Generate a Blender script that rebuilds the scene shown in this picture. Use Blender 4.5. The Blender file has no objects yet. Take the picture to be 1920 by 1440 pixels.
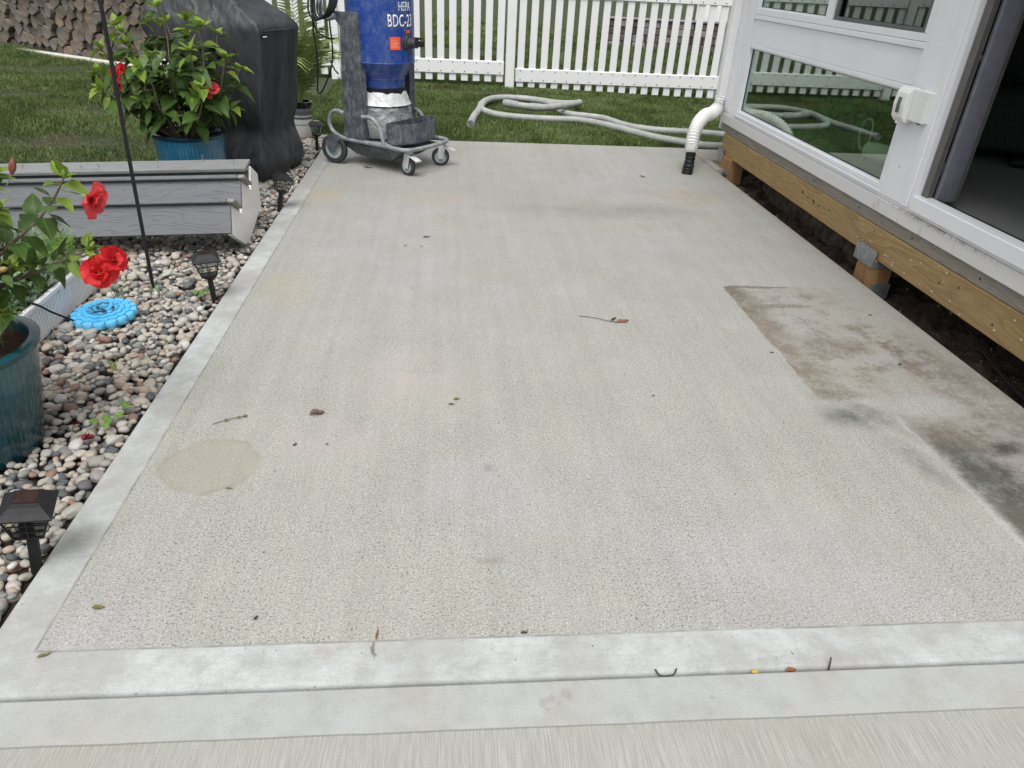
import bpy, bmesh, math, random
import numpy as np
from mathutils import Vector, Matrix, Euler, Quaternion
random.seed(7); np.random.seed(7)
PI = math.pi
S = bpy.context.scene
COL = S.collection

# ------------------------------------------------------------------ camera
cam_d = bpy.data.cameras.new('camera'); cam = bpy.data.objects.new('camera', cam_d); COL.objects.link(cam)
cam_d.sensor_width = 36; cam_d.lens = 24.96; cam_d.clip_start = 0.05; cam_d.clip_end = 500
f_ = 1331.0
def _ray(px, py): return Vector((px-960, -(py-720), -f_))
Yc = _ray(838, -69).normalized(); Zc = _ray(1838, -15).cross(Yc).normalized()
if Zc.y < 0: Zc = -Zc
Xc = Yc.cross(Zc)
cam.matrix_world = Matrix.Translation((0, 0, 1.55)) @ Matrix((Xc, Yc, Zc)).to_4x4()
S.camera = cam

# ------------------------------------------------------------------ light
EXPOSURE = 0.30
S.view_settings.view_transform = 'Standard'; S.view_settings.look = 'None'
S.view_settings.gamma = 1; S.view_settings.use_curve_mapping = False
S.view_settings.exposure = EXPOSURE
SUN_EL, SUN_AZ = math.radians(64), math.radians(-168)      # azimuth from +Y towards +X
w = bpy.data.worlds.new('World'); S.world = w; w.use_nodes = True
wn = w.node_tree.nodes; wl = w.node_tree.links
for n in list(wn): wn.remove(n)
sky = wn.new('ShaderNodeTexSky'); sky.sky_type = 'NISHITA'; sky.sun_disc = False
sky.sun_elevation = SUN_EL; sky.sun_rotation = SUN_AZ; sky.air_density = 1.2; sky.dust_density = 4.0; sky.ozone_density = 0.6
hs = wn.new('ShaderNodeHueSaturation'); hs.inputs['Saturation'].default_value = 0.10; hs.inputs['Value'].default_value = 1.0
bg = wn.new('ShaderNodeBackground'); bg.inputs['Strength'].default_value = 0.15
wo = wn.new('ShaderNodeOutputWorld')
wl.new(sky.outputs[0], hs.inputs['Color']); wl.new(hs.outputs[0], bg.inputs['Color']); wl.new(bg.outputs[0], wo.inputs['Surface'])
sd = bpy.data.lights.new('sun', 'SUN'); sd.energy = 1.5; sd.angle = math.radians(32); sd.color = (1.0, 0.98, 0.95)
sun = bpy.data.objects.new('sun', sd); COL.objects.link(sun)
sv = Vector((math.sin(SUN_AZ)*math.cos(SUN_EL), math.cos(SUN_AZ)*math.cos(SUN_EL), math.sin(SUN_EL)))
sun.rotation_euler = (-sv).to_track_quat('-Z', 'Y').to_euler()

# ------------------------------------------------------------------ material helpers
class NT:
    def __init__(s, name):
        s.m = bpy.data.materials.new(name); s.m.use_nodes = True; s.t = s.m.node_tree
        s.b = s.t.nodes['Principled BSDF']; s.out = s.t.nodes['Material Output']
        s.tc = s.t.nodes.new('ShaderNodeTexCoord'); s.P = s.tc.outputs['Object']
    def n(s, typ, **kw):
        o = s.t.nodes.new(typ)
        for k, v in kw.items(): setattr(o, k, v)
        return o
    def put(s, sock, v):
        if isinstance(v, bpy.types.NodeSocket): s.t.links.new(v, sock)
        elif isinstance(v, (tuple, list)) and len(v) == 3 and sock.type == 'RGBA': sock.default_value = (*v, 1)
        else: sock.default_value = v
    def math(s, op, a, b=0.0, c=None, clamp=False):
        o = s.n('ShaderNodeMath', operation=op, use_clamp=clamp); s.put(o.inputs[0], a); s.put(o.inputs[1], b)
        if c is not None: s.put(o.inputs[2], c)
        return o.outputs[0]
    def vmath(s, op, a, b=(0, 0, 0)):
        o = s.n('ShaderNodeVectorMath', operation=op); s.put(o.inputs[0], a)
        if op == 'SCALE': s.put(o.inputs['Scale'], b)
        else: s.put(o.inputs[1], b)
        return o.outputs['Value'] if op in ('LENGTH', 'DOT_PRODUCT', 'DISTANCE') else o.outputs[0]
    def noise(s, scale, detail=3, rough=0.55, vec=None, stretch=None, color=False):
        v = vec or s.P
        if stretch: v = s.vmath('MULTIPLY', v, stretch)
        o = s.n('ShaderNodeTexNoise'); s.put(o.inputs['Vector'], v); o.inputs['Scale'].default_value = scale
        o.inputs['Detail'].default_value = detail; o.inputs['Roughness'].default_value = rough
        return o.outputs['Color'] if color else o.outputs['Fac']
    def vor(s, scale, vec=None, feature='F1', out='Distance'):
        o = s.n('ShaderNodeTexVoronoi', feature=feature); s.put(o.inputs['Vector'], vec or s.P); o.inputs['Scale'].default_value = scale
        return o.outputs[out]
    def ramp(s, fac, stops, interp='LINEAR'):
        o = s.n('ShaderNodeValToRGB'); r = o.color_ramp; r.interpolation = interp
        while len(r.elements) < len(stops): r.elements.new(0.5)
        for e, (p, c) in zip(r.elements, stops):
            e.position = p; e.color = (*c, 1) if isinstance(c, (tuple, list)) else (c, c, c, 1)
        s.put(o.inputs[0], fac); return o.outputs[0]
    def mr(s, v, a, b, c=0.0, d=1.0, smooth=False):
        o = s.n('ShaderNodeMapRange', interpolation_type='SMOOTHSTEP' if smooth else 'LINEAR')
        s.put(o.inputs[0], v)
        for i, q in enumerate((a, b, c, d)): s.put(o.inputs[1+i], q)
        return o.outputs[0]
    def mix(s, fac, a, b, mode='MIX'):
        o = s.n('ShaderNodeMix', data_type='RGBA', blend_type=mode)
        s.put(o.inputs[0], fac); s.put(o.inputs[6], a); s.put(o.inputs[7], b); return o.outputs[2]
    def sep(s, v=None):
        o = s.n('ShaderNodeSeparateXYZ'); s.put(o.inputs[0], v or s.P); return o.outputs
    def bump(s, h, strength=0.3, dist=0.01):
        o = s.n('ShaderNodeBump'); s.put(o.inputs['Height'], h); s.put(o.inputs['Strength'], strength); o.inputs['Distance'].default_value = dist
        s.t.links.new(o.outputs[0], s.b.inputs['Normal'])
    def attr(s, name, out='Fac'):
        o = s.n('ShaderNodeAttribute', attribute_name=name); return o.outputs[out]
    def orand(s): return s.n('ShaderNodeObjectInfo').outputs['Random']
    def base(s, c): s.put(s.b.inputs['Base Color'], c); return s
    def set(s, **kw):
        for k, v in kw.items(): s.put(s.b.inputs[k.replace('_', ' ')], v)
        return s
def simple(name, c, rough=0.6, metal=0.0, var=0.12, scale=20, bump=0.0, spec=0.5, bscale=None):
    k = NT(name)
    nz = k.noise(scale, 4)
    c2 = tuple(x*(1-var) for x in c); c1 = tuple(min(1, x*(1+var)) for x in c)
    k.base(k.mix(k.mr(nz, .3, .7), c2, c1)); k.set(Roughness=rough, Metallic=metal)
    k.b.inputs['Specular IOR Level'].default_value = spec
    if bump: k.bump(k.noise(bscale or scale*4, 4), bump, 0.005)
    return k.m

# ------------------------------------------------------------------ geometry helpers
class MB:
    def __init__(s): s.v = []; s.f = []
    def add(s, vs, fs):
        o = len(s.v); s.v += [tuple(p) for p in vs]; s.f += [tuple(i+o for i in f) for f in fs]; return s
    def box(s, x0, x1, y0, y1, z0, z1, M=None):
        vs = [Vector((x, y, z)) for z in (z0, z1) for y in (y0, y1) for x in (x0, x1)]
        if M is not None: vs = [M @ p for p in vs]
        return s.add(vs, [(0, 2, 3, 1), (4, 5, 7, 6), (0, 1, 5, 4), (2, 6, 7, 3), (0, 4, 6, 2), (1, 3, 7, 5)])
    def prism(s, poly, axis, a, b, M=None):
        # poly: 2D points; axis 'x': poly=(y,z), 'y': (x,z), 'z': (x,y)
        def P(p, t): return Vector({'x': (t, p[0], p[1]), 'y': (p[0], t, p[1]), 'z': (p[0], p[1], t)}[axis])
        n = len(poly); vs = [P(p, a) for p in poly]+[P(p, b) for p in poly]
        if M is not None: vs = [M @ p for p in vs]
        return s.add(vs, [tuple(range(n-1, -1, -1)), tuple(range(n, 2*n))]+[(i, (i+1) % n, n+(i+1) % n, n+i) for i in range(n)])
    def tube(s, pts, r, seg=10, cap=True, closed=False):
        pts = [Vector(p) for p in pts]; n = len(pts)
        rs = r if isinstance(r, (list, tuple)) else [r]*n
        up = None; vs = []
        for i, p in enumerate(pts):
            if closed: t = pts[(i+1) % n]-pts[i-1]
            else: t = pts[min(i+1, n-1)]-pts[max(i-1, 0)]
            if t.length < 1e-9: t = Vector((0, 0, 1))
            t.normalize()
            if up is None: up = t.orthogonal().normalized()
            else:
                up = up-t*up.dot(t)
                up = up.normalized() if up.length > 1e-6 else t.orthogonal().normalized()
            b = t.cross(up)
            for k in range(seg):
                a = 2*PI*k/seg; vs.append(p+(up*math.cos(a)+b*math.sin(a))*rs[i])
        fs = []
        for i in range(n if closed else n-1):
            j = (i+1) % n
            for k in range(seg): fs.append((i*seg+k, i*seg+(k+1) % seg, j*seg+(k+1) % seg, j*seg+k))
        if cap and not closed: fs += [tuple(range(seg-1, -1, -1)), tuple(range((n-1)*seg, n*seg))]
        return s.add(vs, fs)
    def cyl(s, a, b, r, seg=24, r2=None): return s.tube([a, b], [r, r if r2 is None else r2], seg)
    def lathe(s, prof, c=(0, 0), seg=40, wob=None):
        vs = []; n = len(prof)
        for i, (r, z) in enumerate(prof):
            for k in range(seg):
                a = 2*PI*k/seg; rr = r*(wob(a, z) if wob else 1); vs.append((c[0]+rr*math.cos(a), c[1]+rr*math.sin(a), z))
        fs = [(i*seg+k, i*seg+(k+1) % seg, (i+1)*seg+(k+1) % seg, (i+1)*seg+k) for i in range(n-1) for k in range(seg)]
        return s.add(vs, fs)
    def build(s, name, mat, parent=None, smooth=False, bev=0, seg=1, loc=None):
        me = bpy.data.meshes.new(name); me.from_pydata(s.v, [], s.f); me.update()
        bm = bmesh.new(); bm.from_mesh(me)
        bmesh.ops.recalc_face_normals(bm, faces=bm.faces)
        if bev:
            es = [e for e in bm.edges if len(e.link_faces) == 2 and e.calc_face_angle(0) > 0.5]
            bmesh.ops.bevel(bm, geom=es, offset=bev, segments=seg, profile=0.5, affect='EDGES')
        if smooth:
            for f in bm.faces: f.smooth = True
            for e in bm.edges:
                if len(e.link_faces) == 2 and e.calc_face_angle(0) > 0.7: e.smooth = False
        bm.to_mesh(me); bm.free()
        return link(name, me, mat, parent, loc)
def link(name, me, mat, parent=None, loc=None):
    if mat is not None:
        me.materials.clear(); me.materials.append(mat)
    o = bpy.data.objects.new(name, me); COL.objects.link(o)
    if parent: o.parent = parent
    if loc: o.location = loc
    return o
def thing(name, label, cat, loc=(0, 0, 0), rotz=0.0, group=None):
    o = bpy.data.objects.new(name, None); COL.objects.link(o); o.location = loc; o.rotation_euler = (0, 0, rotz)
    o.empty_display_size = 0.1; o['label'] = label; o['category'] = cat
    if group: o['group'] = group
    return o
def tag(o, label, cat, group=None):
    o['label'] = label; o['category'] = cat
    if group: o['group'] = group
    return o
def struct(o): o['kind'] = 'structure'; return o
def stuff(o): o['kind'] = 'stuff'; return o
def npmesh(name, V, F, mat, parent=None, smooth=False, attrs=None):
    # F: list of arrays of faces with fixed size each
    me = bpy.data.meshes.new(name)
    loops = np.concatenate([f.ravel() for f in F]); sizes = np.concatenate([np.full(len(f), f.shape[1]) for f in F])
    me.vertices.add(len(V)); me.vertices.foreach_set('co', V.astype(np.float32).ravel())
    me.loops.add(len(loops)); me.loops.foreach_set('vertex_index', loops.astype(np.int32))
    me.polygons.add(len(sizes)); me.polygons.foreach_set('loop_start', np.concatenate([[0], np.cumsum(sizes)[:-1]]).astype(np.int32))
    me.polygons.foreach_set('loop_total', sizes.astype(np.int32))
    if smooth: me.polygons.foreach_set('use_smooth', np.ones(len(sizes), dtype=bool))
    me.update(calc_edges=True)
    for k, a in (attrs or {}).items():
        at = me.attributes.new(k, 'FLOAT', 'POINT'); at.data.foreach_set('value', a.astype(np.float32))
    return link(name, me, mat, parent)
def catmull(pts, n=8):
    P = [Vector(p) for p in pts]; P = [P[0]*2-P[1]]+P+[P[-1]*2-P[-2]]; out = []
    for i in range(1, len(P)-2):
        a, b, c, d = P[i-1:i+3]
        for k in range(n):
            t = k/n; out.append(0.5*((2*b)+(c-a)*t+(2*a-5*b+4*c-d)*t*t+(3*b-a-3*c+d)*t**3))
    out.append(P[-2]); return out
def sm(a, b, x):
    t = np.clip((x-a)/(b-a), 0, 1); return t*t*(3-2*t)

# ------------------------------------------------------------------ materials
def concrete():
    k = NT('concrete_patio'); X, Y, Z = k.sep()
    wob = k.math('ADD', k.math('MULTIPLY', k.noise(3.2, 3), .8), k.math('MULTIPLY', k.noise(60, 2), .2))
    d1 = k.math('ADD', X, k.math('MULTIPLY', k.math('SUBTRACT', wob, .5), .012))
    d2 = k.math('ADD', Y, k.math('MULTIPLY', k.math('SUBTRACT', wob, .5), .012))
    bx = k.mr(d1, -1.042, -1.036); by = k.mr(d2, 1.288, 1.296)
    inner = k.math('MULTIPLY', bx, by)
    # fine grain
    far = k.mr(Y, 1.5, 6.5)
    g1 = k.noise(230, 2, .6); g2 = k.noise(110, 3, .7); g3 = k.noise(1.0, 3, .6, stretch=(260, 14, 1))
    pits = k.math('MULTIPLY', k.mr(k.noise(150, 2, .5), .58, .66), k.mr(k.noise(2.2, 3), .35, .6, .45, 1))
    big = k.noise(1.1, 5, .65); big2 = k.noise(.8, 5, .62, vec=k.vmath('ADD', k.P, (7.3, 2.1, 0)))
    blot = k.noise(3.5, 5, .65)
    col = k.mix(k.mr(big2, .46, .56, smooth=True), (.395, .390, .348), (.420, .408, .412))
    col = k.mix(k.mr(big, .40, .62, 0, .55, smooth=True), col, (.385, .392, .345))
    col = k.mix(k.mr(blot, .38, .62, 0, .34), col, (.27, .27, .245))
    col = k.mix(k.mr(k.noise(1, 4, .6, stretch=(26, .9, 1)), .42, .66, 0, .26), col, (.27, .265, .24)); col = k.mix(k.mr(k.noise(1, 3, .6, stretch=(11, .6, 1)), .42, .64, 0, .22), col, (.52, .51, .47))
    gm = k.mr(k.math('ADD', k.math('MULTIPLY', g1, .6), k.math('MULTIPLY', g2, .4)), .38, .62)
    col = k.mix(k.mr(gm, 0, 1, .66, 0), col, (.20, .195, .175))
    col = k.mix(k.mr(k.noise(190, 2, .5, vec=k.vmath('ADD', k.P, (3, 3, 3))), .55, .68, 0, .42), col, (.72, .71, .68))
    col = k.mix(k.math('MULTIPLY', pits, .85), col, (.07, .07, .065)); col = k.mix(k.mr(k.noise(75, 2, .5), .70, .74, 0, .75), col, (.08, .078, .07))
    col = k.mix(k.mr(g3, .38, .60, .34, 0), col, (.25, .25, .23))
    # trowelled border
    bn = k.noise(2.2, 5, .65); bn2 = k.noise(14, 5, .7)
    bc = k.mix(k.mr(bn, .38, .62, smooth=True), (.34, .34, .325), (.455, .485, .48))
    bc = k.mix(k.mr(bn2, .44, .66, 0, .50), bc, (.27, .265, .25))
    bc = k.mix(k.mr(k.noise(200, 3, .7), .46, .70, 0, .55), bc, (.25, .25, .24)); bc = k.mix(k.mr(k.noise(1, 5, .75, stretch=(14, 90, 1)), .50, .68, 0, .35), bc, (.27, .27, .26)); bc = k.mix(k.mr(k.noise(65, 2), .70, .76, 0, .7), bc, (.13, .125, .115))
    col = k.mix(inner, bc, col)
    # edge line between band and field
    def line(v, c, wd):
        return k.mr(k.math('ABSOLUTE', k.math('SUBTRACT', v, c)), 0, wd, 1, 0)
    l1 = k.math('MULTIPLY', line(d1, -1.040, .006), k.mr(Y, 1.285, 1.30))
    l2 = k.math('MULTIPLY', line(d2, 1.291, .005), k.mr(X, -1.045, -1.03))
    ln = k.math('MULTIPLY', k.math('MAXIMUM', l1, l2), k.mr(k.noise(9, 3), .35, .6, .25, .75))
    # stains
    pd = k.vmath('ADD', k.P, k.vmath('SCALE', k.vmath('SUBTRACT', k.noise(5, 4, .65, color=True), (.5, .5, .5)), .14))
    ps = k.vmath('ADD', k.P, k.vmath('SCALE', k.vmath('SUBTRACT', k.noise(8, 5, .7, color=True), (.5, .5, .5)), .075))
    stk = k.noise(1, 8, .78, stretch=(7, 16, 1)); brk = k.noise(7, 8, .78)
    stk2 = k.noise(1, 8, .78, stretch=(5, 15, 1), vec=k.vmath('ADD', k.P, (5.1, 1.7, 0)))
    def ell(cx, cy, rx, ry, rot=0, soft=.5, v=None):
        q = k.vmath('SUBTRACT', v or pd, (cx, cy, 0))
        if rot:
            r = k.n('ShaderNodeVectorRotate', rotation_type='Z_AXIS'); k.put(r.inputs['Vector'], q); r.inputs['Angle'].default_value = -rot; q = r.outputs[0]
        q = k.vmath('MULTIPLY', q, (1/rx, 1/ry, 0)); return k.mr(k.vmath('LENGTH', q), 1-soft, 1+soft*.2, 1, 0, smooth=True)
    def app(col, m, c, s, mod=None, lo=.35, hi=.65, mode='MIX'):
        f = k.math('MULTIPLY', m, s)
        if mod is not None: f = k.math('MULTIPLY', f, k.mr(mod, lo, hi))
        return k.mix(f, col, c, mode)
    tan = (.34, .30, .215); brown = (.165, .140, .110); grn = (.13, .135, .115)
    col = app(col, ell(-.824, 2.074, .172, .165, 0, .10, ps), (.29, .27, .21), .42, g2, .15, .55)
    col = app(col, k.math('SUBTRACT', ell(-.824, 2.074, .176, .169, 0, .08, ps), ell(-.824, 2.074, .160, .153, 0, .12, ps)), (.20, .175, .125), .35, brk, .4, .6)
    col = app(col, ell(-.824, 2.074, .172, .165, 0, .12, ps), (.24, .21, .14), .18, g2)
    col = app(col, ell(-.925, 5.43, .15, .15, 0, .15, ps), (.36, .31, .22), .55)
    col = app(col, ell(-.85, 3.65, .16, .30, .2, .7), (.35, .30, .2), .40, brk, .35, .6)
    col = app(col, ell(-.09, 5.40, .26, .22, 0, .3), (.38, .32, .25), .40, brk, .35, .6)
    col = app(col, ell(-.15, 2.70, .35, .30, 0, .7), (.42, .365, .35), .45, brk, .38, .58)
    col = app(col, ell(-.45, 2.23, .22, .18, 0, .7), (.42, .36, .35), .45, brk, .38, .58)
    col = app(col, ell(1.25, 5.20, 1.15, .26, 0, .9), (.20, .20, .18), .60, blot, .25, .65)
    col = app(col, ell(.3, 5.6, 1.3, .5, 0, .9), (.27, .27, .24), .30)
    col = app(col, ell(1.95, 5.62, .40, .35, 0, .7), (.33, .25, .16), .55, brk)
    col = app(col, ell(1.45, 4.15, .9, .5, 0, .8), (.30, .30, .28), .25, blot)
    # two mat-shaped stains with sharp left edges
    PX, PY, _ = k.sep(ps); fine = k.noise(55, 4, .75); mot = k.noise(6, 9, .80); mot2 = k.noise(5, 9, .80, vec=k.vmath('ADD', k.P, (4.2, 8.8, 0)))
    mott = k.math('ADD', k.math('MULTIPLY', mot, .8), k.math('MULTIPLY', fine, .2)); mott2 = k.math('ADD', k.math('MULTIPLY', mot2, .8), k.math('MULTIPLY', fine, .2))
    def rect(x0, x1, y0, y1, sx=.012, fx=.35, sy=.02, fy=.15):
        a = k.math('MULTIPLY', k.mr(PX, x0, x0+sx), k.mr(PX, x1-fx, x1, 1, 0)); b = k.math('MULTIPLY', k.mr(PY, y0, y0+fy), k.mr(PY, y1-sy, y1, 1, 0)); return k.math('MULTIPLY', a, b)
    m1 = rect(1.597, 2.42, 2.47, 3.76)
    col = app(col, m1, (.26, .235, .20), .40, mott2, .36, .60)
    col = app(col, m1, brown, .80, mott, .50, .60)
    col = app(col, rect(1.597, 1.80, 2.50, 3.76, .010, .14, .02, .05), (.165, .135, .10), .80, mott2, .40, .56)
    col = app(col, rect(1.597, 1.74, 3.25, 3.76, .008, .08, .012, .3), (.12, .10, .075), .70, mott, .36, .55)
    col = app(col, ell(1.80, 3.742, .22, .020, 0, .4, ps), (.12, .10, .075), .80, fine, .25, .5)
    col = app(col, ell(1.84, 3.47, .22, .035, 0, .6, ps), (.14, .115, .09), .75, fine, .3, .55)
    col = app(col, ell(1.90, 3.00, .20, .17, 0, .8), (.15, .125, .105), .85, mott2, .38, .54)
    col = app(col, ell(2.22, 2.95, .24, .34, .3, .7), (.15, .12, .09), .95, mott, .44, .56)
    col = app(col, ell(2.33, 2.60, .22, .35, 0, .7), (.18, .145, .125), .85, mott2, .44, .56)
    col = app(col, ell(1.72, 2.53, .16, .06, 0, .7, ps), (.15, .125, .10), .7, fine, .35, .55)
    m2 = rect(1.885, 2.9, 1.32, 2.385, .03, .05, .04, .4)
    col = app(col, m2, (.22, .205, .185), .72, mott, .34, .58)
    col = app(col, m2, (.15, .125, .105), .75, mott2, .46, .58)
    col = app(col, rect(1.89, 2.16, 1.35, 2.22, .03, .16, .2, .3), (.085, .088, .072), .85, mott, .38, .54)
    col = app(col, ell(2.02, 1.96, .15, .36, .2, .8), (.06, .063, .052), .90, mott2, .38, .54)
    col = app(col, ell(2.20, 2.13, .12, .06, .3, .8), (.055, .050, .042), .90, mott, .36, .52)
    col = app(col, ell(2.04, 2.24, .22, .10, 0, .8), (.14, .11, .09), .85, mott2, .38, .54)
    col = app(col, ell(1.70, 2.355, .22, .11, 0, .9), (.10, .105, .09), .90, mott, .36, .54)
    col = app(col, ell(1.79, 2.05, .08, .24, .30, .9), (.15, .15, .155), .75, mott, .38, .56)
    col = app(col, rect(1.858, 1.890, 1.3, 2.40, .012, .012, .02, .3), (.46, .475, .46), .30, mott, .46, .56)
    col = app(col, ell(.14, 1.58, .04, .03, 0, .9), (.22, .20, .17), .6)
    col = app(col, ell(.146, 2.03, .03, .03, 0, .9), (.20, .20, .19), .6)
    col = app(col, ell(-.183, 1.262, .006, .034, .1, .6, ps), (.10, .09, .075), .75)
    col = app(col, ell(-.30, 1.275, .13, .03, 0, .8), (.30, .26, .23), .5, mott, .4, .6)
    # dirt on the right edge and along the far border
    col = app(col, k.mr(X, 2.38, 2.52), (.26, .20, .17), .55, brk, .35, .65)
    col = app(col, k.mr(k.math('ABSOLUTE', k.math('SUBTRACT', X, -1.10)), .0, .09, 1, 0), (.30, .295, .27), .45, k.noise(2.3, 4, .6, vec=k.vmath('ADD', k.P, (2, 9, 0))), .50, .64)
    col = k.mix(ln, col, (.13, .125, .11))
    k.base(col); k.set(Roughness=.88); k.b.inputs['Specular IOR Level'].default_value = .3
    hgt = k.math('ADD', k.math('MULTIPLY', k.math('ADD', g1, k.math('MULTIPLY', pits, -.8)), inner), k.math('MULTIPLY', g3, k.math('MULTIPLY', inner, .35)))
    hgt = k.math('ADD', hgt, k.math('MULTIPLY', bn2, .25)); hgt = k.math('SUBTRACT', hgt, k.math('MULTIPLY', ln, 1.0))
    k.bump(hgt, .5, .0025)
    return k.m
def concrete_walk():
    k = NT('concrete_walk'); X, Y, Z = k.sep()
    wob = k.noise(4, 3); d2 = k.math('ADD', Y, k.math('MULTIPLY', k.math('SUBTRACT', wob, .5), .008))
    wobb = 0; skew = k.math('SUBTRACT', d2, k.math('MULTIPLY', X, -.004))
    inner = k.mr(skew, 1.024, 1.030, 1, 0)
    wv_ = k.vmath('ADD', k.P, k.vmath('SCALE', k.vmath('SUBTRACT', k.noise(3, 2, .5, color=True), (.5, .5, .5)), .02)); br = k.noise(1, 4, .7, stretch=(250, 9, 1), vec=wv_); br2 = k.noise(1, 4, .7, stretch=(70, 4, 1), vec=wv_); g = k.noise(240, 2)
    big = k.noise(1.3, 4, .6)
    c = k.mix(k.mr(big, .4, .6), (.395, .398, .36), (.425, .428, .405))
    c = k.mix(k.mr(br, .40, .60, .46, 0), c, (.20, .197, .175)); c = k.mix(k.mr(br2, .4, .6, .15, 0), c, (.25, .25, .22))
    c = k.mix(k.mr(g, .5, .75, 0, .4), c, (.24, .235, .21))
    bn = k.noise(2.6, 5, .65); bn2 = k.noise(12, 5, .7)
    s_ = k.mix(k.mr(bn, .4, .6, smooth=True), (.395, .395, .375), (.405, .422, .412))
    s_ = k.mix(k.mr(bn2, .44, .68, 0, .45), s_, (.29, .285, .265))
    s_ = k.mix(k.mr(g, .48, .72, 0, .5), s_, (.25, .25, .23))
    pd = k.vmath('ADD', k.P, k.vmath('SCALE', k.vmath('SUBTRACT', k.noise(40, 3, .6, color=True), (.5, .5, .5)), .03))
    for cx, cy, rr in ((.235, 1.092, .017), (.255, 1.100, .012), (.292, 1.115, .016), (.300, 1.105, .009), (.245, 1.073, .008), (.275, 1.083, .006), (.66, 1.085, .009)):
        m = k.mr(k.vmath('DISTANCE', pd, (cx, cy, 0)), rr*.75, rr, 1, 0); s_ = k.mix(k.math('MULTIPLY', m, .55), s_, (.30, .28, .27))
    col = k.mix(inner, s_, c)
    ln = k.mr(k.math('ABSOLUTE', k.math('SUBTRACT', skew, 1.027)), 0, .004, .5, 0)
    col = k.mix(ln, col, (.2, .19, .17))
    k.base(col); k.set(Roughness=.9); k.b.inputs['Specular IOR Level'].default_value = .3
    k.bump(k.math('SUBTRACT', k.math('MULTIPLY', br, inner), ln), .5, .004)
    return k.m
M_CONC = concrete(); M_WALK = concrete_walk()

def soil_mat(name, a, b, c, scale=30):
    k = NT(name); n1 = k.noise(scale, 6, .7); n2 = k.noise(scale*5, 3, .6)
    k.base(k.mix(k.mr(n2, .5, .75, 0, .6), k.mix(k.mr(n1, .35, .65), a, b), c)); k.set(Roughness=1.0); k.bump(k.math('ADD', n1, n2), .8, .02); return k.m
M_SOIL = soil_mat('dark_soil', (.018, .012, .008), (.05, .034, .024), (.10, .08, .06))
M_TRENCH = soil_mat('trench_soil', (.022, .015, .011), (.10, .068, .048), (.26, .21, .17), 18)
def lawn_mat():
    k = NT('lawn_ground'); n1 = k.noise(1.2, 5, .65); n2 = k.noise(25, 5, .7); n3 = k.noise(120, 3)
    c = k.mix(k.mr(n2, .35, .65), (.028, .042, .016), (.05, .065, .024))
    c = k.mix(k.mr(n1, .54, .66), c, (.060, .044, .026)); c = k.mix(k.mr(n3, .5, .7, 0, .5), c, (.06, .075, .025))
    k.base(c); k.set(Roughness=1.0); k.bump(n3, .8, .02); return k.m
M_LAWN = lawn_mat()
def grass_mat():
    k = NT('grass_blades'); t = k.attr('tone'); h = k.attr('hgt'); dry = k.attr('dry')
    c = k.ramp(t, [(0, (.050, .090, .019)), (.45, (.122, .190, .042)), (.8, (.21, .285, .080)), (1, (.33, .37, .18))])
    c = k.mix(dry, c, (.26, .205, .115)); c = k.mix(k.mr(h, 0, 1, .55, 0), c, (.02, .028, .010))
    k.base(c); k.set(Roughness=.55); k.b.inputs['Specular IOR Level'].default_value = .35
    tr = k.n('ShaderNodeBsdfTranslucent'); k.put(tr.inputs[0], c); mx = k.n('ShaderNodeMixShader'); mx.inputs[0].default_value = .25
    k.t.links.new(k.b.outputs[0], mx.inputs[1]); k.t.links.new(tr.outputs[0], mx.inputs[2]); k.t.links.new(mx.outputs[0], k.out.inputs[0]); return k.m
M_GRASS = grass_mat()
STONE = [(0.0, (.060, .068, .078)), (.07, (.085, .092, .10)), (.13, (.21, .215, .205)), (.26, (.34, .325, .285)), (.38, (.38, .335, .275)), (.50, (.43, .41, .38)), (.62, (.36, .28, .22)), (.69, (.27, .25, .235)), (.78, (.45, .405, .34)), (.88, (.23, .13, .10)), (.92, (.44, .40, .36)), (.97, (.55, .53, .50))]
def stone_mat(name, indiv):
    k = NT(name); r = k.orand() if indiv else k.attr('tone')
    c = k.ramp(r, STONE, 'CONSTANT')
    n = k.noise(55, 5, .7); n2 = k.noise(1, 4, .6, stretch=(30, 120, 60))
    c = k.mix(k.mr(n, .35, .7, 0, .42), c, k.mix(.5, c, (.14, .12, .10))); c = k.mix(k.mr(n2, .5, .7, 0, .28), c, (.55, .50, .44))
    k.base(c); k.set(Roughness=.62); k.b.inputs['Specular IOR Level'].default_value = .35; k.bump(n, .25, .004); return k.m
M_STONE1 = stone_mat('river_stone', True); M_STONE2 = stone_mat('river_stone_mass', False)
def wood_mat(name, a, b, axis, knots=True, gray=0.0, rough=.75, sc=1.0):
    k = NT(name); st = {'x': (1.3*sc, 24*sc, 24*sc), 'y': (24*sc, 1.3*sc, 24*sc), 'z': (24*sc, 24*sc, 1.3*sc)}[axis]
    d = k.vmath('SCALE', k.vmath('SUBTRACT', k.noise(2.2, 2, .5, color=True), (.5, .5, .5)), .10)
    v = k.vmath('MULTIPLY', k.vmath('ADD', k.P, d), st); n = k.noise(1, 5, .65, vec=v); n2 = k.noise(4, 4, .7, vec=v)
    n3 = k.noise(1, 1, .3, vec=k.vmath('MULTIPLY', v, (.45, .45, .45))); w = k.math('FRACT', k.math('MULTIPLY', n3, 12.0)); w = k.mr(w, 0, 1, 0, 1)
    c = k.mix(k.math('MULTIPLY', w, .75), a, b); c = k.mix(k.mr(n2, .45, .7, 0, .35), c, tuple(x*.55 for x in b))
    blot = k.noise(3, 4, .6); c = k.mix(k.mr(blot, .5, .75, 0, .4), c, tuple(x*.75 for x in a))
    k.base(c); k.set(Roughness=rough); k.b.inputs['Specular IOR Level'].default_value = .3; k.bump(n2, .25, .003); return k.m
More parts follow.
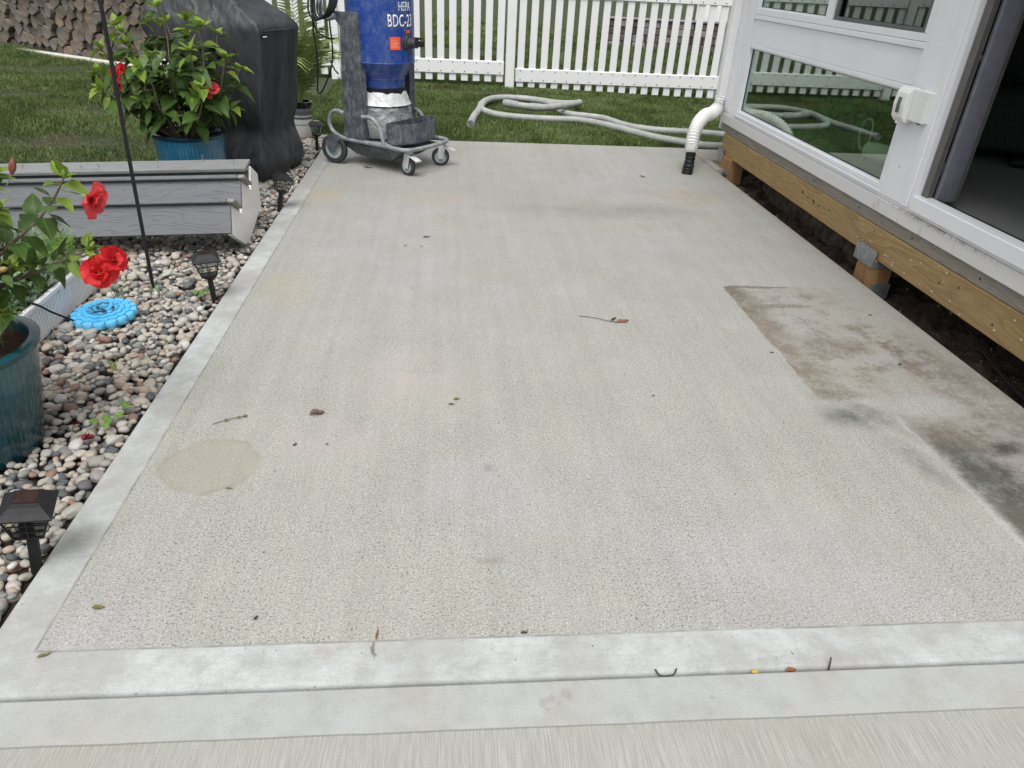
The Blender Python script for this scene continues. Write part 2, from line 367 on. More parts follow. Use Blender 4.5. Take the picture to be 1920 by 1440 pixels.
M_BEAM = wood_mat('treated_lumber', (.36, .255, .125), (.245, .155, .065), 'y')
M_POSTW = wood_mat('post_lumber', (.36, .215, .10), (.22, .115, .045), 'z')
M_RIM = wood_mat('weathered_board', (.30, .28, .245), (.22, .20, .17), 'y')
M_PLY = wood_mat('raw_wood', (.16, .09, .055), (.09, .05, .03), 'x')
def composite():
    k = NT('grey_composite_decking')
    d = k.vmath('SCALE', k.vmath('SUBTRACT', k.noise(1.6, 2, .5, color=True), (.5, .5, .5)), .16)
    v = k.vmath('MULTIPLY', k.vmath('ADD', k.P, d), (.9, 16, 16)); n = k.noise(1, 2, .5, vec=v)
    w = k.math('FRACT', k.math('MULTIPLY', n, 11)); l = k.mr(w, .0, .22, 1, 0)
    c = k.mix(k.math('MULTIPLY', l, .45), (.115, .122, .132), (.042, .046, .052)); c = k.mix(k.mr(k.noise(1, 4, .7, stretch=(20, 120, 120)), .5, .8, 0, .25), c, (.12, .125, .13))
    k.base(c); k.set(Roughness=.55); k.bump(k.math('SUBTRACT', 1.0, l), .35, .003); return k.m
M_COMP = composite()
M_COMPTOP = wood_mat('lit_composite', (.235, .238, .238), (.17, .172, .173), 'x', rough=.7)  # lighter copy of the decking; light on the upward-facing board put into its colour
M_BROKEN = simple('cut_composite_end', (.26, .245, .22), .9, var=.35, scale=90, bump=.6)
def vinyl(name, base, dirt=.25):
    k = NT(name); n = k.noise(3, 5, .65); n2 = k.noise(1, 5, .7, stretch=(4, 4, 30))
    c = k.mix(k.mr(n, .5, .75, 0, dirt), base, (.55, .55, .52)); c = k.mix(k.mr(n2, .58, .75, 0, dirt*.8), c, (.45, .42, .36))
    k.base(c); k.set(Roughness=.35); return k.m
M_VINYL = vinyl('white_vinyl', (.80, .80, .81)); M_FRAME = vinyl('white_window_frame', (.74, .755, .79), .2)
def dirty_white():
    k = NT('stained_white_sill'); X, Y, Z = k.sep(); n = k.noise(1, 5, .75, stretch=(20, 15, 4)); n2 = k.noise(40, 4, .7); m = k.noise(1.4, 2)
    c = k.mix(k.mr(n2, .55, .8, 0, .35), (.62, .62, .615), (.42, .38, .33))
    band = k.math('MULTIPLY', k.mr(Y, 2.9, 3.4), k.mr(Y, 3.8, 4.2, 1, 0))
    f = k.math('MULTIPLY', k.math('MAXIMUM', k.mr(n, .58, .66, 0, .8), k.math('MULTIPLY', k.mr(k.noise(1, 6, .8, stretch=(30, 60, 30)), .48, .56), k.mr(Z, .425, .450))), k.math('ADD', k.math('MULTIPLY', band, .95), .04)); c = k.mix(f, c, (.24, .17, .11))
    k.base(c); k.set(Roughness=.5); return k.m
M_SILL = dirty_white()
M_STRINGER = vinyl('white_stringer_board', (.80, .79, .76), .35)
M_BLACK = simple('black_plastic', (.014, .014, .016), .5, var=.25, spec=.25)
M_BLACKM = simple('black_metal', (.010, .010, .011), .45, var=.25)
M_DARK = simple('screw_hole_dark', (.01, .01, .01), .7)
M_STEEL = simple('galvanised_steel', (.34, .36, .38), .42, .7, var=.25, scale=40)
M_ZINC = simple('zinc_screw', (.45, .45, .43), .4, .8)
def dusty(name, c, dust, lo=.48, hi=.72, amt=.7, rough=.6, metal=0):
    k = NT(name); n = k.noise(1, 7, .78, stretch=(20, 20, 11)); n2 = k.noise(9, 5, .7); n3 = k.noise(140, 3, .6)
    f = k.math('MAXIMUM', k.mr(n, lo, hi, 0, amt), k.mr(n2, .52, .74, 0, amt*.75)); f = k.math('MAXIMUM', f, k.mr(n3, .62, .74, 0, amt))
    k.base(k.mix(f, c, dust)); k.set(Roughness=k.mr(f, 0, 1, rough, .9), Metallic=metal); return k.m
M_DRUM = dusty('dusty_blue_paint', (.007, .043, .25), (.18, .23, .33), .48, .74, .62, .36)
M_DRUM.node_tree.nodes['Principled BSDF'].inputs['Coat Weight'].default_value = .3
M_GREYM = dusty('dusty_grey_steel', (.052, .062, .076), (.34, .36, .38), .46, .72, .65, .5)
M_TUBE = dusty('dusty_frame_tube', (.17, .185, .20), (.45, .46, .47), .44, .7, .8, .5)
M_PALEM = dusty('dust_coated_fork', (.42, .44, .46), (.62, .62, .60), .4, .7, .9, .6)
M_RUBBER = simple('wheel_rubber', (.035, .035, .038), .8, var=.3, scale=60)
M_HUB = dusty('wheel_hub', (.28, .33, .35), (.5, .52, .52), .45, .7, .7)
def bagm():
    k = NT('plastic_dust_bag'); X, Y, Z = k.sep(); n = k.noise(1, 5, .7, stretch=(9, 9, 20)); n2 = k.noise(12, 4, .6)
    c = k.mix(k.mr(Z, .487, .497), (.19, .205, .215), (.66, .67, .67))
    c = k.mix(k.mr(n, .52, .66, 0, .7), c, (.62, .64, .65)); c = k.mix(k.mr(Z, .33, .42, .7, 0), c, (.50, .52, .50)); c = k.mix(k.mr(n2, .55, .7, 0, .4), c, (.30, .32, .34))
    k.base(c); k.set(Roughness=.22); k.bump(k.noise(1, 4, .6, stretch=(14, 14, 22)), .9, .02); k.b.inputs['Coat Weight'].default_value = .4; return k.m
M_BAG = bagm()
M_WHITEP = simple('white_lettering', (.82, .82, .82), .5, var=.05); M_ORANGE = simple('orange_sticker', (.78, .10, .035), .55, var=.08)
M_ORLINE = simple('sticker_print', (.85, .42, .30), .6, var=.05)
def cloth():
    k = NT('black_weather_cover'); n = k.noise(3, 5, .65); n2 = k.noise(400, 2)
    k.base(k.mix(k.mr(n, .35, .7), (.022, .024, .028), (.042, .045, .050))); k.set(Roughness=.55); k.b.inputs['Specular IOR Level'].default_value = .5
    k.bump(k.math('ADD', k.math('MULTIPLY', k.noise(1, 2, .4, stretch=(7, 7, 2)), 4), k.math('MULTIPLY', k.math('SUBTRACT', k.mr(k.math('ABSOLUTE', k.math('SUBTRACT', k.noise(1, 3, .5, stretch=(5, 5, 1.6)), .5)), 0, .10, 1, 0), k.math('MULTIPLY', n2, .06)), 1.0)), .5, .02); return k.m
M_COVER = cloth()
def glaze(name, a, b, streak):
    k = NT(name); X, Y, Z = k.sep(); ang = k.math('ARCTAN2', Y, X)
    cv = k.n('ShaderNodeCombineXYZ'); k.put(cv.inputs[0], k.math('MULTIPLY', ang, 22)); k.put(cv.inputs[2], k.math('MULTIPLY', Z, 5)); n = k.noise(1, 4, .6, vec=cv.outputs[0])
    wv = k.math('SINE', k.math('MULTIPLY', ang, 66)); f = k.math('MULTIPLY', k.mr(wv, .1, 1), k.mr(n, .4, .62))
    c = k.mix(k.mr(Z, 0, .4), a, b); c = k.mix(k.math('MULTIPLY', f, .75), c, streak)
    k.base(c); k.set(Roughness=.18); k.b.inputs['Coat Weight'].default_value = .5; k.bump(wv, .3, .003); return k.m
M_TEAL = glaze('teal_glaze', (.006, .045, .060), (.012, .085, .110), (.004, .018, .026)); M_TEALRIM = simple('teal_glaze_rim', (.010, .050, .062), .15, var=.4)
M_BLUEPOT = glaze('blue_glaze', (.010, .075, .15), (.014, .105, .19), (.07, .22, .32)); M_BLUERIM = simple('blue_glaze_rim', (.012, .030, .050), .2)
def leafm(name, a, b, vein, trans=.22):
    k = NT(name); X, Y, Z = k.sep(); r = k.orand(); ax = k.math('ABSOLUTE', X)
    c = k.mix(r, a, b)
    v = k.math('FRACT', k.math('MULTIPLY', k.math('SUBTRACT', Y, k.math('MULTIPLY', ax, .8)), 7.0))
    vein_f = k.math('MAXIMUM', k.mr(ax, .012, .03, .55, 0), k.mr(v, 0, .10, .30, 0)); c = k.mix(vein_f, c, vein)
    c = k.mix(k.mr(k.noise(6, 4, .7), .5, .8, 0, .3), c, tuple(x*.6 for x in a))
    k.base(c); k.set(Roughness=.48); k.b.inputs['Specular IOR Level'].default_value = .28; k.bump(v, .15, .02)
    tr = k.n('ShaderNodeBsdfTranslucent'); k.put(tr.inputs[0], k.mix(.5, c, (.14, .22, .03))); mx = k.n('ShaderNodeMixShader'); mx.inputs[0].default_value = trans
    k.t.links.new(k.b.outputs[0], mx.inputs[1]); k.t.links.new(tr.outputs[0], mx.inputs[2]); k.t.links.new(mx.outputs[0], k.out.inputs[0]); return k.m
M_LEAF = leafm('hibiscus_leaf', (.036, .072, .015), (.070, .130, .026), (.11, .18, .05)); M_YLEAF = leafm('young_hibiscus_leaf', (.16, .26, .035), (.24, .34, .055), (.28, .38, .10), .35)
M_STEM = simple('woody_stem', (.12, .095, .065), .8, var=.35, scale=60); M_GSTEM = simple('green_stem', (.14, .20, .06), .6)
def petalm(name, a, b):
    k = NT(name); X, Y, Z = k.sep(); n = k.noise(1, 4, .6, stretch=(30, 4, 4)); k.base(k.mix(k.mr(Y, .0, .55, .65, 0), k.mix(k.mr(n, .35, .65), a, b), tuple(x*.35 for x in a))); k.set(Roughness=.6)
    tr = k.n('ShaderNodeBsdfTranslucent'); k.put(tr.inputs[0], b); mx = k.n('ShaderNodeMixShader'); mx.inputs[0].default_value = .3
    k.t.links.new(k.b.outputs[0], mx.inputs[1]); k.t.links.new(tr.outputs[0], mx.inputs[2]); k.t.links.new(mx.outputs[0], k.out.inputs[0]); return k.m
M_PETAL = petalm('red_petal', (.52, .008, .010), (.72, .022, .028)); M_PINK = petalm('coral_petal', (.68, .05, .06), (.85, .10, .11))
M_CALYX = simple('green_calyx', (.20, .28, .07), .6)
M_HOSE = simple('grey_ribbed_hose', (.40, .41, .385), .55, var=.12, scale=12); M_HOSEC = simple('hose_coupling', (.30, .31, .31), .5, var=.25, scale=60)
def ribbed_hose():
    k = NT('grey_spiral_hose'); n = k.noise(9, 4, .6)
    k.base(k.mix(k.mr(n, .4, .7), (.37, .38, .36), (.27, .28, .26))); k.set(Roughness=.5); return k.m
M_HOSE = ribbed_hose()
M_FLEX = simple('white_corrugated_plastic', (.78, .78, .76), .35, var=.06)
M_CARPET = simple('grey_carpet', (.17, .175, .17), 1.0, var=.85, scale=180, bump=.8)
M_ROOMW = simple('room_wall', (.16, .165, .16), .9); M_BLIND = simple('lavender_blind', (.15, .15, .185), .5, var=.12); M_BLIND2 = simple('grey_blind', (.11, .105, .10), .5, var=.15)
M_SOFA = simple('dark_green_fabric', (.020, .034, .030), .95, var=.3, scale=70)
def glassm(name, tint, r0=.13, dark=0.0):
    k = NT(name); g = k.n('ShaderNodeNewGeometry'); d = k.math('ABSOLUTE', k.vmath('DOT_PRODUCT', g.outputs['Normal'], g.outputs['Incoming']))
    f = k.math('POWER', k.math('SUBTRACT', 1.0, d), 3.0); f = k.math('ADD', k.math('MULTIPLY', f, .80), r0, clamp=True)
    gl = k.n('ShaderNodeBsdfGlossy'); gl.inputs['Roughness'].default_value = .012; gl.inputs['Color'].default_value = (.84, .93, .86, 1)
    tr = k.n('ShaderNodeBsdfTransparent'); tr.inputs[0].default_value = (*tint, 1); mx = k.n('ShaderNodeMixShader'); k.put(mx.inputs[0], f)
    k.t.links.new(tr.outputs[0], mx.inputs[1]); k.t.links.new(gl.outputs[0], mx.inputs[2]); k.t.links.new(mx.outputs[0], k.out.inputs[0]); return k.m
M_GLASS = glassm('window_glass', (.74, .83, .77)); M_SCREEN = glassm('screened_glass', (.30, .34, .32), .07)
M_CLEAR = glassm('clear_plastic_pane', (.85, .85, .80), .06)

# ------------------------------------------------------------------ terrain
def gz(x, y):
    x = np.asarray(x, float); y = np.asarray(y, float)
    z = np.full(np.broadcast(x, y).shape, -.055)
    z = z-.018*np.clip(x, 0, 5)*sm(7.6, 10, y)
    z = np.where(x < -1.55, z+.03*sm(5.0, 6.0, y), z)
    z = z+.03*sm(7.45, 7.7, y)
    z = z+.085*np.clip(y-12.6, 0, 20)
    z = z-(.30)*(sm(2.49, 2.53, x)*sm(.98, 1.02, y)*sm(7.03, 6.97, y)*sm(6.4, 6.3, x))
    return z
xs = np.unique(np.concatenate([np.linspace(-80, 80, 41), np.arange(-8, 9, .25), [2.49, 2.505, 2.53, 6.3, 6.4, -1.56, -1.54]]))
ys = np.unique(np.concatenate([np.linspace(-60, 90, 41), np.arange(-1, 18, .25), [.98, 1.02, 6.97, 7.03, 7.45, 7.5]]))
GX, GY = np.meshgrid(xs, ys); GZ = gz(GX, GY)
V = np.stack([GX.ravel(), GY.ravel(), GZ.ravel()], 1); nx = len(xs)
ii, jj = np.meshgrid(np.arange(len(ys)-1), np.arange(nx-1), indexing='ij'); a = (ii*nx+jj).ravel()
struct(npmesh('ground', V, [np.stack([a, a+1, a+nx+1, a+nx], 1)], M_LAWN, smooth=True))

# concrete patio slab, walkway, small slab behind the sunroom corner
M = MB().box(-1.168, 2.507, 1.162, 7.495, -.12, 0)
slab = struct(M.build('concrete_patio', M_CONC, bev=.014, seg=3, smooth=True))
M = MB().box(-1.6, 4.2, -3.0, 1.152, -.12, 0)
walk = struct(M.build('concrete_walkway', M_WALK, bev=.007, seg=3, smooth=True))
M = MB().box(2.515, 4.4, 7.02, 7.47, -.12, -.002).box(2.515, 2.595, 6.60, 7.012, -.12, -.002)
struct(M.build('concrete_path', M_CONC, bev=.010, seg=2, smooth=True))
struct(MB().box(-1.60, 4.2, 1.1523, 1.1617, -.115, -.030).build('joint_filler', M_SOIL))

# trench soil under the sunroom
nxs, nys = 90, 260
X_, Y_ = np.meshgrid(np.linspace(2.512, 3.7, nxs), np.linspace(1.05, 6.95, nys))
def fnoise(x, y, s, seed):
    rng = np.random.RandomState(seed); g = rng.rand(64, 64); u = x*s; v = y*s; i = np.floor(u).astype(int); j = np.floor(v).astype(int); a = u-i; b = v-j
    a = a*a*(3-2*a); b = b*b*(3-2*b); G = lambda p, q: g[p % 64, q % 64]
    return (G(i, j)*(1-a)+G(i+1, j)*a)*(1-b)+(G(i, j+1)*(1-a)+G(i+1, j+1)*a)*b
Z_ = -.25+.10*fnoise(X_, Y_, 4, 1)+.06*fnoise(X_, Y_, 12, 2)+.035*fnoise(X_, Y_, 30, 3)+.05*sm(3.0, 3.6, X_)
Z_ = Z_-.10*sm(2.62, 2.52, X_)*0
V = np.stack([X_.ravel(), Y_.ravel(), Z_.ravel()], 1); ii, jj = np.meshgrid(np.arange(nys-1), np.arange(nxs-1), indexing='ij'); a = (ii*nxs+jj).ravel()
struct(npmesh('trench_soil', V, [np.stack([a, a+1, a+nxs+1, a+nxs], 1)], M_TRENCH))

# ------------------------------------------------------------------ river stones
def ico(sub):
    bm = bmesh.new(); bmesh.ops.create_icosphere(bm, subdivisions=sub, radius=1)
    v = np.array([p.co[:] for p in bm.verts]); f = np.array([[q.index for q in p.verts] for p in bm.faces]); bm.free(); return v, f
IV2, IF2 = ico(2); IV3, IF3 = ico(3)
def stone_shape(V, rng):
    v = V.copy(); k = rng.normal(size=(4, 3)); p = rng.rand(4)*6
    d = sum(.085*np.sin(1.6*v@k[i]+p[i]) for i in range(4)); v = v*(1+d)[:, None]
    v = np.sign(v)*np.abs(v)**.92; return v
rng = np.random.RandomState(3)
bed = struct(MB().box(-3.1, -1.169, .2, 5.0, -.10, -.046).box(-1.55, -1.169, 5.0, 7.45, -.10, -.046).build('gravel_bed', M_SOIL))
def in_bed(x, y): return (x < -1.19) & (((y < 5.02) & (x > -1.12-y*.50) & (y > .9)) | ((y >= 5.02) & (y < 7.44) & (x > -1.57)))
cells = {}; stones = []
for att in range(80000):
    x = -3.4+2.25*rng.rand(); y = .9+6.55*rng.rand()
    if not in_bed(x, y): continue
    q = rng.rand(); a_ = .0130+.020*rng.rand()**1.5+(.014*rng.rand() if q > .95 else 0); b_ = a_*(.55+.38*rng.rand()); r_ = (a_+b_)*.5*.80
    ang = rng.rand()*PI
    if (x+1.64)**2+(y-2.22)**2 < .165**2: continue
    if x+a_*.8 > -1.169: continue
    ci, cj = int(x/.06), int(y/.06); ok = True
    for p in range(ci-1, ci+2):
        for q2 in range(cj-1, cj+2):
            for (sx, sy, sr) in cells.get((p, q2), ()):
                if (sx-x)**2+(sy-y)**2 < (sr+r_)**2: ok = False; break
            if not ok: break
        if not ok: break
    if not ok: continue
    cells.setdefault((ci, cj), []).append((x, y, r_)); stones.append((x, y, -.022+.009*rng.randn()*.8, a_, b_, a_*(.48+.22*rng.rand()), ang))
stones.sort(key=lambda s: math.hypot(s[0]-0, s[1])-6*(s[3]-.02))
protos = []
for i in range(10):
    v = stone_shape(IV3 if i < 10 else IV2, rng); me = bpy.data.meshes.new('river_stone')
    me.from_pydata(v.tolist(), [], IF3.tolist()); me.update(); me.materials.append(M_STONE1)
    me.polygons.foreach_set('use_smooth', [True]*len(me.polygons)); protos.append(me)
vis = [s for s in stones if not (s[0] < -1.05-(s[1]-1.2)*.42)]
rest_ids = set(map(id, vis[:300]))
for s in vis[:300]:
    o = bpy.data.objects.new('river_stone', protos[rng.randint(10)]); COL.objects.link(o); o.parent = bed
    o.location = s[:3]; o.scale = (s[3], s[4], s[5]); o.rotation_euler = (rng.randn()*.2, rng.randn()*.2, s[6])
rest = [s for s in stones if id(s) not in rest_ids]
low = []
for _ in range(9000):
    x = -3.4+2.25*rng.rand(); y = .9+6.55*rng.rand()
    if in_bed(x, y): a_ = .015+.012*rng.rand(); low.append((x, y, -.036+.005*rng.randn(), a_, a_*.8, a_*.6, rng.rand()*PI))
Vs, Fs, T = [], [], []; off = 0
shapes = [stone_shape(IV2, rng) for _ in range(24)]
for s in rest+low:
    v = shapes[rng.randint(24)]*np.array(s[3:6]); c_, s_ = math.cos(s[6]), math.sin(s[6]); t1 = rng.randn()*.2
    v = np.stack([v[:, 0]*c_-v[:, 1]*s_, v[:, 0]*s_+v[:, 1]*c_, v[:, 2]+v[:, 0]*t1*.5], 1)+np.array(s[:3])
    Vs.append(v); Fs.append(IF2+off); off += len(v); T.append(np.full(len(v), rng.rand()))
stuff(npmesh('small_river_stones', np.concatenate(Vs), [np.concatenate(Fs)], M_STONE2, bed, True, {'tone': np.concatenate(T)}))
print('stones', len(stones), len(low))

# ------------------------------------------------------------------ grass
BARE = [(-5.6, 11.3, .9, .5), (-5.0, 9.3, .5, .3), (-3.5, 8.4, .7, .35), (-3.5, 7.0, .6, .3), (-2.4, 6.9, .5, .3), (-2.9, 6.2, .6, .25), (3.9, 10.9, .4, .2), (.3, 10.9, 1.2, .25), (-1.0, 9.0, .3, .25)]
def grass(name, x0, x1, y0, y1, dens, h0, h1, wd, keep, seed, drybase=.06):
    rng = np.random.RandomState(seed); n = int((x1-x0)*(y1-y0)*dens)
    x = x0+(x1-x0)*rng.rand(n); y = y0+(y1-y0)*rng.rand(n); m = keep(x, y)
    nz = fnoise(x+50, y+50, 1.3, 11)*.6+fnoise(x+50, y+50, 5, 12)*.4
    bare = np.zeros(n)
    for bx, by, rx, ry in BARE:
        bare = np.maximum(bare, np.clip(1.25-np.sqrt(((x-bx)/rx)**2+((y-by)/ry)**2), 0, 1))
    bare = np.clip(bare*1.3*(.4+fnoise(x+50, y+50, 6, 13)), 0, 1)
    m &= rng.rand(n) > bare*.75
    x, y, nz, bare = x[m], y[m], nz[m], bare[m]; n = len(x)
    h = (h0+(h1-h0)*rng.rand(n))*(.75+.5*nz)*(1-.35*bare); th = rng.rand(n)*2*PI; lean = .25+.75*rng.rand(n); w2 = wd*(.7+.6*rng.rand(n))
    comb = fnoise(x+50, y+50, 2.5, 15)*2*PI*1.5; th = np.where(rng.rand(n) < .45, comb+rng.randn(n)*.5, th)
    dx, dy = np.cos(th), np.sin(th); phi = rng.rand(n)*2*PI; px, py = np.cos(phi)*w2/2, np.sin(phi)*w2/2; z = gz(x, y)-.005
    A = np.stack([x-px, y-py, z], 1); B = np.stack([x+px, y+py, z], 1)
    mx, my, mz = x+dx*h*lean*.30, y+dy*h*lean*.30, z+h*.55; Cc = np.stack([mx+px*.8, my+py*.8, mz], 1); D = np.stack([mx-px*.8, my-py*.8, mz], 1)
    E_ = np.stack([x+dx*h*lean*.95, y+dy*h*lean*.95, z+h*(1-.30*lean)], 1)
    V = np.stack([A, B, Cc, D, E_], 1).reshape(-1, 3); i = np.arange(n)*5
    q = np.stack([i, i+1, i+2, i+3], 1); t = np.stack([i+3, i+2, i+4], 1)
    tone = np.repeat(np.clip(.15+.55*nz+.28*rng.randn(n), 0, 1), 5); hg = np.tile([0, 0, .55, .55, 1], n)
    dry = np.repeat(np.clip((rng.rand(n) < drybase+.45*bare)*(.4+.6*rng.rand(n)), 0, 1), 5)
    return stuff(npmesh(name, V, [q, t], M_GRASS, None, False, {'tone': tone, 'hgt': hg, 'dry': dry}))
left_keep = lambda x, y: (x < -1.58) & (x > -1.0-y*.52) & (y < 12.10+(-x-5.1)*.62+.0)
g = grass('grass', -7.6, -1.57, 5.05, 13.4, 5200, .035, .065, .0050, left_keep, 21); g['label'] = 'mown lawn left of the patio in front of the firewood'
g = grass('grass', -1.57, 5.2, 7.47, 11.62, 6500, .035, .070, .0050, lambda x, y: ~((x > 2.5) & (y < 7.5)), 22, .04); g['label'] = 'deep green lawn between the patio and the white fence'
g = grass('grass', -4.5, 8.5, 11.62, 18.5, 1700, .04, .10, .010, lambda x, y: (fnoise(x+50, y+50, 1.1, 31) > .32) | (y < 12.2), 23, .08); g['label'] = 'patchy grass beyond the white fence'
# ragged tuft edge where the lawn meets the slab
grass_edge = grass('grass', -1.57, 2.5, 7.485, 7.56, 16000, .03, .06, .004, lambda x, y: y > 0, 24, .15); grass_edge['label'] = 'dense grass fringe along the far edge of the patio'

# ------------------------------------------------------------------ white picket fence
FY = 11.50
fence = thing('picket_fence', 'white vinyl picket fence running across the back of the lawn', 'fence', (0, FY, 0))
def picket_panel(x0, x1, zr, zb, phase):
    xs_ = np.arange(x0+phase, x1-.05, .175)
    base = MB().box(-.051, .051, -.012, .012, 0, 1.62).build('picket', M_VINYL, fence, bev=.004)
    first = True; bz = []
    for i, x in enumerate(xs_):
        b = zb-.0*x
        if first: o = base; first = False
        else: o = base.copy(); COL.objects.link(o); o.parent = fence
        slope = -.022*max(0, x-1) if x > 1 else 0
        o.location = (x, 0, b+slope); bz.append(slope)
    for z, hh in ((zr, .185), (zr+1.14, .185)):
        r = MB().box(x0, x1, -.030, .030, z, z+hh).build('rail', M_VINYL, fence, bev=.006)
        sc = MB()
        for x in xs_:
            for dz in (.032, hh-.030): sc.cyl((x, -.0335, z+dz), (x, -.029, z+dz), .0085, 10)
        stuff(sc.build('screw', M_DARK, r))
def post(x, z0, z1=1.75):
    MB().box(x-.066, x+.066, -.066, .066, z0, z1).build('fence_post', M_VINYL, fence, bev=.006)
    MB().add([(x-.08, -.08, z1), (x+.08, -.08, z1), (x+.08, .08, z1), (x-.08, .08, z1), (x, 0, z1+.07)], [(0, 1, 2, 3), (0, 1, 4), (1, 2, 4), (2, 3, 4), (3, 0, 4)]).build('post_cap', M_VINYL, fence)
picket_panel(-1.55, .845, .145, .045, .06); picket_panel(1.02, 4.16, .060, -.01, .075); picket_panel(-3.95, -1.68, .175, .06, .06)
post(.935, -.08); post(4.22, -.2); post(-1.615, -.05); post(-4.02, -.05)

# retaining wall and pale panel beyond the fence
rw = thing('retaining_wall', 'low stacked stone retaining wall seen through the fence pickets', 'wall', (3.35, 16.2, .0), -.05)
M_WALLST = simple('mottled_wall_stone', (.115, .095, .082), .9, var=.55, scale=3, bump=.7, bscale=40); M_WALLST2 = simple('grey_wall_stone', (.22, .21, .20), .9, var=.4, scale=3, bump=.7, bscale=40)
for r in range(4):
    x = -.15*(r % 2)
    while x < 3.6:
        L = .22+.18*random.random(); g_ = .008
        MB().box(x+g_, x+L-g_, random.uniform(-.01, .02), .25, .18+r*.135, .18+(r+1)*.135-.010).build('stone', random.choice([M_WALLST, M_WALLST, M_WALLST2]), rw, bev=.012); x += L
MB().box(-.1, 3.7, -.03, .28, .72, .755).build('coping', M_WALLST2, rw, bev=.01)
MB().box(1.9, 3.6, .5, .54, .70, 2.0).build('shed_wall', M_VINYL, thing('shed', 'pale shed wall above the stone retaining wall', 'shed', (3.35, 16.2, 0), -.05))
bm_ = MB()
for i in range(9): bm_.lathe([(.001, -.06*1), (.04, -.045), (.06, 0), (.04, .045), (.001, .06)], (0, 0), 14); break
ball = bm_.build('yellow_ball', simple('yellow_plastic', (.75, .55, .03), .4), smooth=True); ball.location = (2.0, 14.3, float(gz(2.0, 14.3))+.06)
tag(ball, 'small yellow ball lying on the ground beyond the fence', 'ball')

# ------------------------------------------------------------------ firewood pile
fw = thing('firewood_pile', 'long stacked pile of grey split firewood behind the left lawn', 'firewood', (-7.43, 13.69, -.03), math.atan2(-1.43, 2.3))
def wood_end():
    k = NT('split_log'); r = k.orand(); X, Y, Z = k.sep()
    n = k.noise(14, 5, .7); q = k.vmath('MULTIPLY', k.P, (1, .0, 1)); d = k.math('ADD', k.vmath('LENGTH', q), k.math('MULTIPLY', n, .012)); ring = k.math('FRACT', k.math('MULTIPLY', d, 75))
    c = k.ramp(r, [(0, (.085, .066, .052)), (.3, (.15, .125, .10)), (.6, (.21, .165, .125)), (.85, (.16, .15, .14)), (1, (.28, .21, .145))])
    c = k.mix(k.mr(ring, 0, .35, .35, 0), c, (.06, .045, .035)); c = k.mix(k.mr(k.noise(30, 5, .7), .45, .7, 0, .55), c, (.06, .052, .045))
    c = k.mix(k.mr(k.noise(5, 3, .6), .5, .7, 0, .4), c, (.22, .21, .20))
    g = k.n('ShaderNodeNewGeometry'); k.base(c); k.set(Roughness=.95); k.bump(k.math('ADD', n, k.math('MULTIPLY', ring, .3)), .7, .01); return k.m
M_LOG = wood_end()
rng2 = random.Random(5); pts = []
sp = .18; rows = 9
for r in range(-1, rows+1):
    for c in range(-1, 28):
        pts.append((c*sp*1.12+(sp*.56 if r % 2 else 0)+rng2.uniform(-.045, .045), .07+r*sp*.80+rng2.uniform(-.038, .038)))
def clip(poly, p, q, shrink):
    mx, my = (p[0]+q[0])/2, (p[1]+q[1])/2; nx_, ny_ = q[0]-p[0], q[1]-p[1]; L = math.hypot(nx_, ny_); nx_ /= L; ny_ /= L; mx -= nx_*shrink; my -= ny_*shrink
    out = []; D = [(a[0]-mx)*nx_+(a[1]-my)*ny_ for a in poly]
    for i in range(len(poly)):
        a, b, da, db = poly[i-1], poly[i], D[i-1], D[i]
        if (da < 0) != (db < 0): t = da/(da-db); out.append((a[0]+(b[0]-a[0])*t, a[1]+(b[1]-a[1])*t))
        if db < 0: out.append(b)
    return out
for p in pts:
    if not (-.05 < p[0] < 4.25 and .0 < p[1] < 1.25): continue
    poly = [(p[0]-.14, max(.0, p[1]-.14)), (p[0]+.14, max(.0, p[1]-.14)), (p[0]+.14, p[1]+.14), (p[0]-.14, p[1]+.14)]
    for q in pts:
        if q is not p and abs(q[0]-p[0]) < .4 and abs(q[1]-p[1]) < .35: poly = clip(poly, p, q, .007+.009*rng2.random())
        if len(poly) < 3: break
    if len(poly) < 3: continue
    # bark side: bulge the longest edge, drop tiny edges
    n = len(poly); el = [math.hypot(poly[(i+1) % n][0]-poly[i][0], poly[(i+1) % n][1]-poly[i][1]) for i in range(n)]
    k_ = max(range(n), key=lambda i: el[i]); out = []
    for i in range(n):
        a, b = poly[i], poly[(i+1) % n]
        if el[i] < .018: continue
        out.append(a)
        if i == k_:
            nxn, nyn = (b[1]-a[1])/el[i], -(b[0]-a[0])/el[i]
            if (nxn*(a[0]-p[0])+nyn*(a[1]-p[1])) < 0: nxn, nyn = -nxn, -nyn
            for t in (.25, .5, .75): h_ = el[i]*.13*math.sin(t*PI); out.append((a[0]+(b[0]-a[0])*t+nxn*h_, a[1]+(b[1]-a[1])*t+nyn*h_))
    if len(out) < 3: continue
    loc = [(x-p[0], z-p[1]) for x, z in out]; m = MB().prism(loc, 'y', 0, .38)
    o = m.build('firewood_log', M_LOG, fw, bev=.004); o.location = (p[0], rng2.uniform(-.05, .05), p[1]); o.rotation_euler = (rng2.uniform(-.05, .05), rng2.uniform(-.12, .12)*0, rng2.uniform(-.10, .10))
MB().box(-.6, 4.5, .30, .62, 0, 1.22).build('shadow_core', simple('pile_gap_shade', (.03, .022, .017), 1.0), fw)  # near-black block paints in the shade between the logs
cb = MB().box(-1.5, 4.3, -.20, -.09, -.05, .085).build('lawn_edging', simple('pale_edging', (.60, .58, .52), .85, var=.15, bump=.3), None, bev=.008)
cb.location = fw.location; cb.rotation_euler = fw.rotation_euler; tag(cb, 'pale straight edging strip between the lawn and the firewood pile', 'edging')

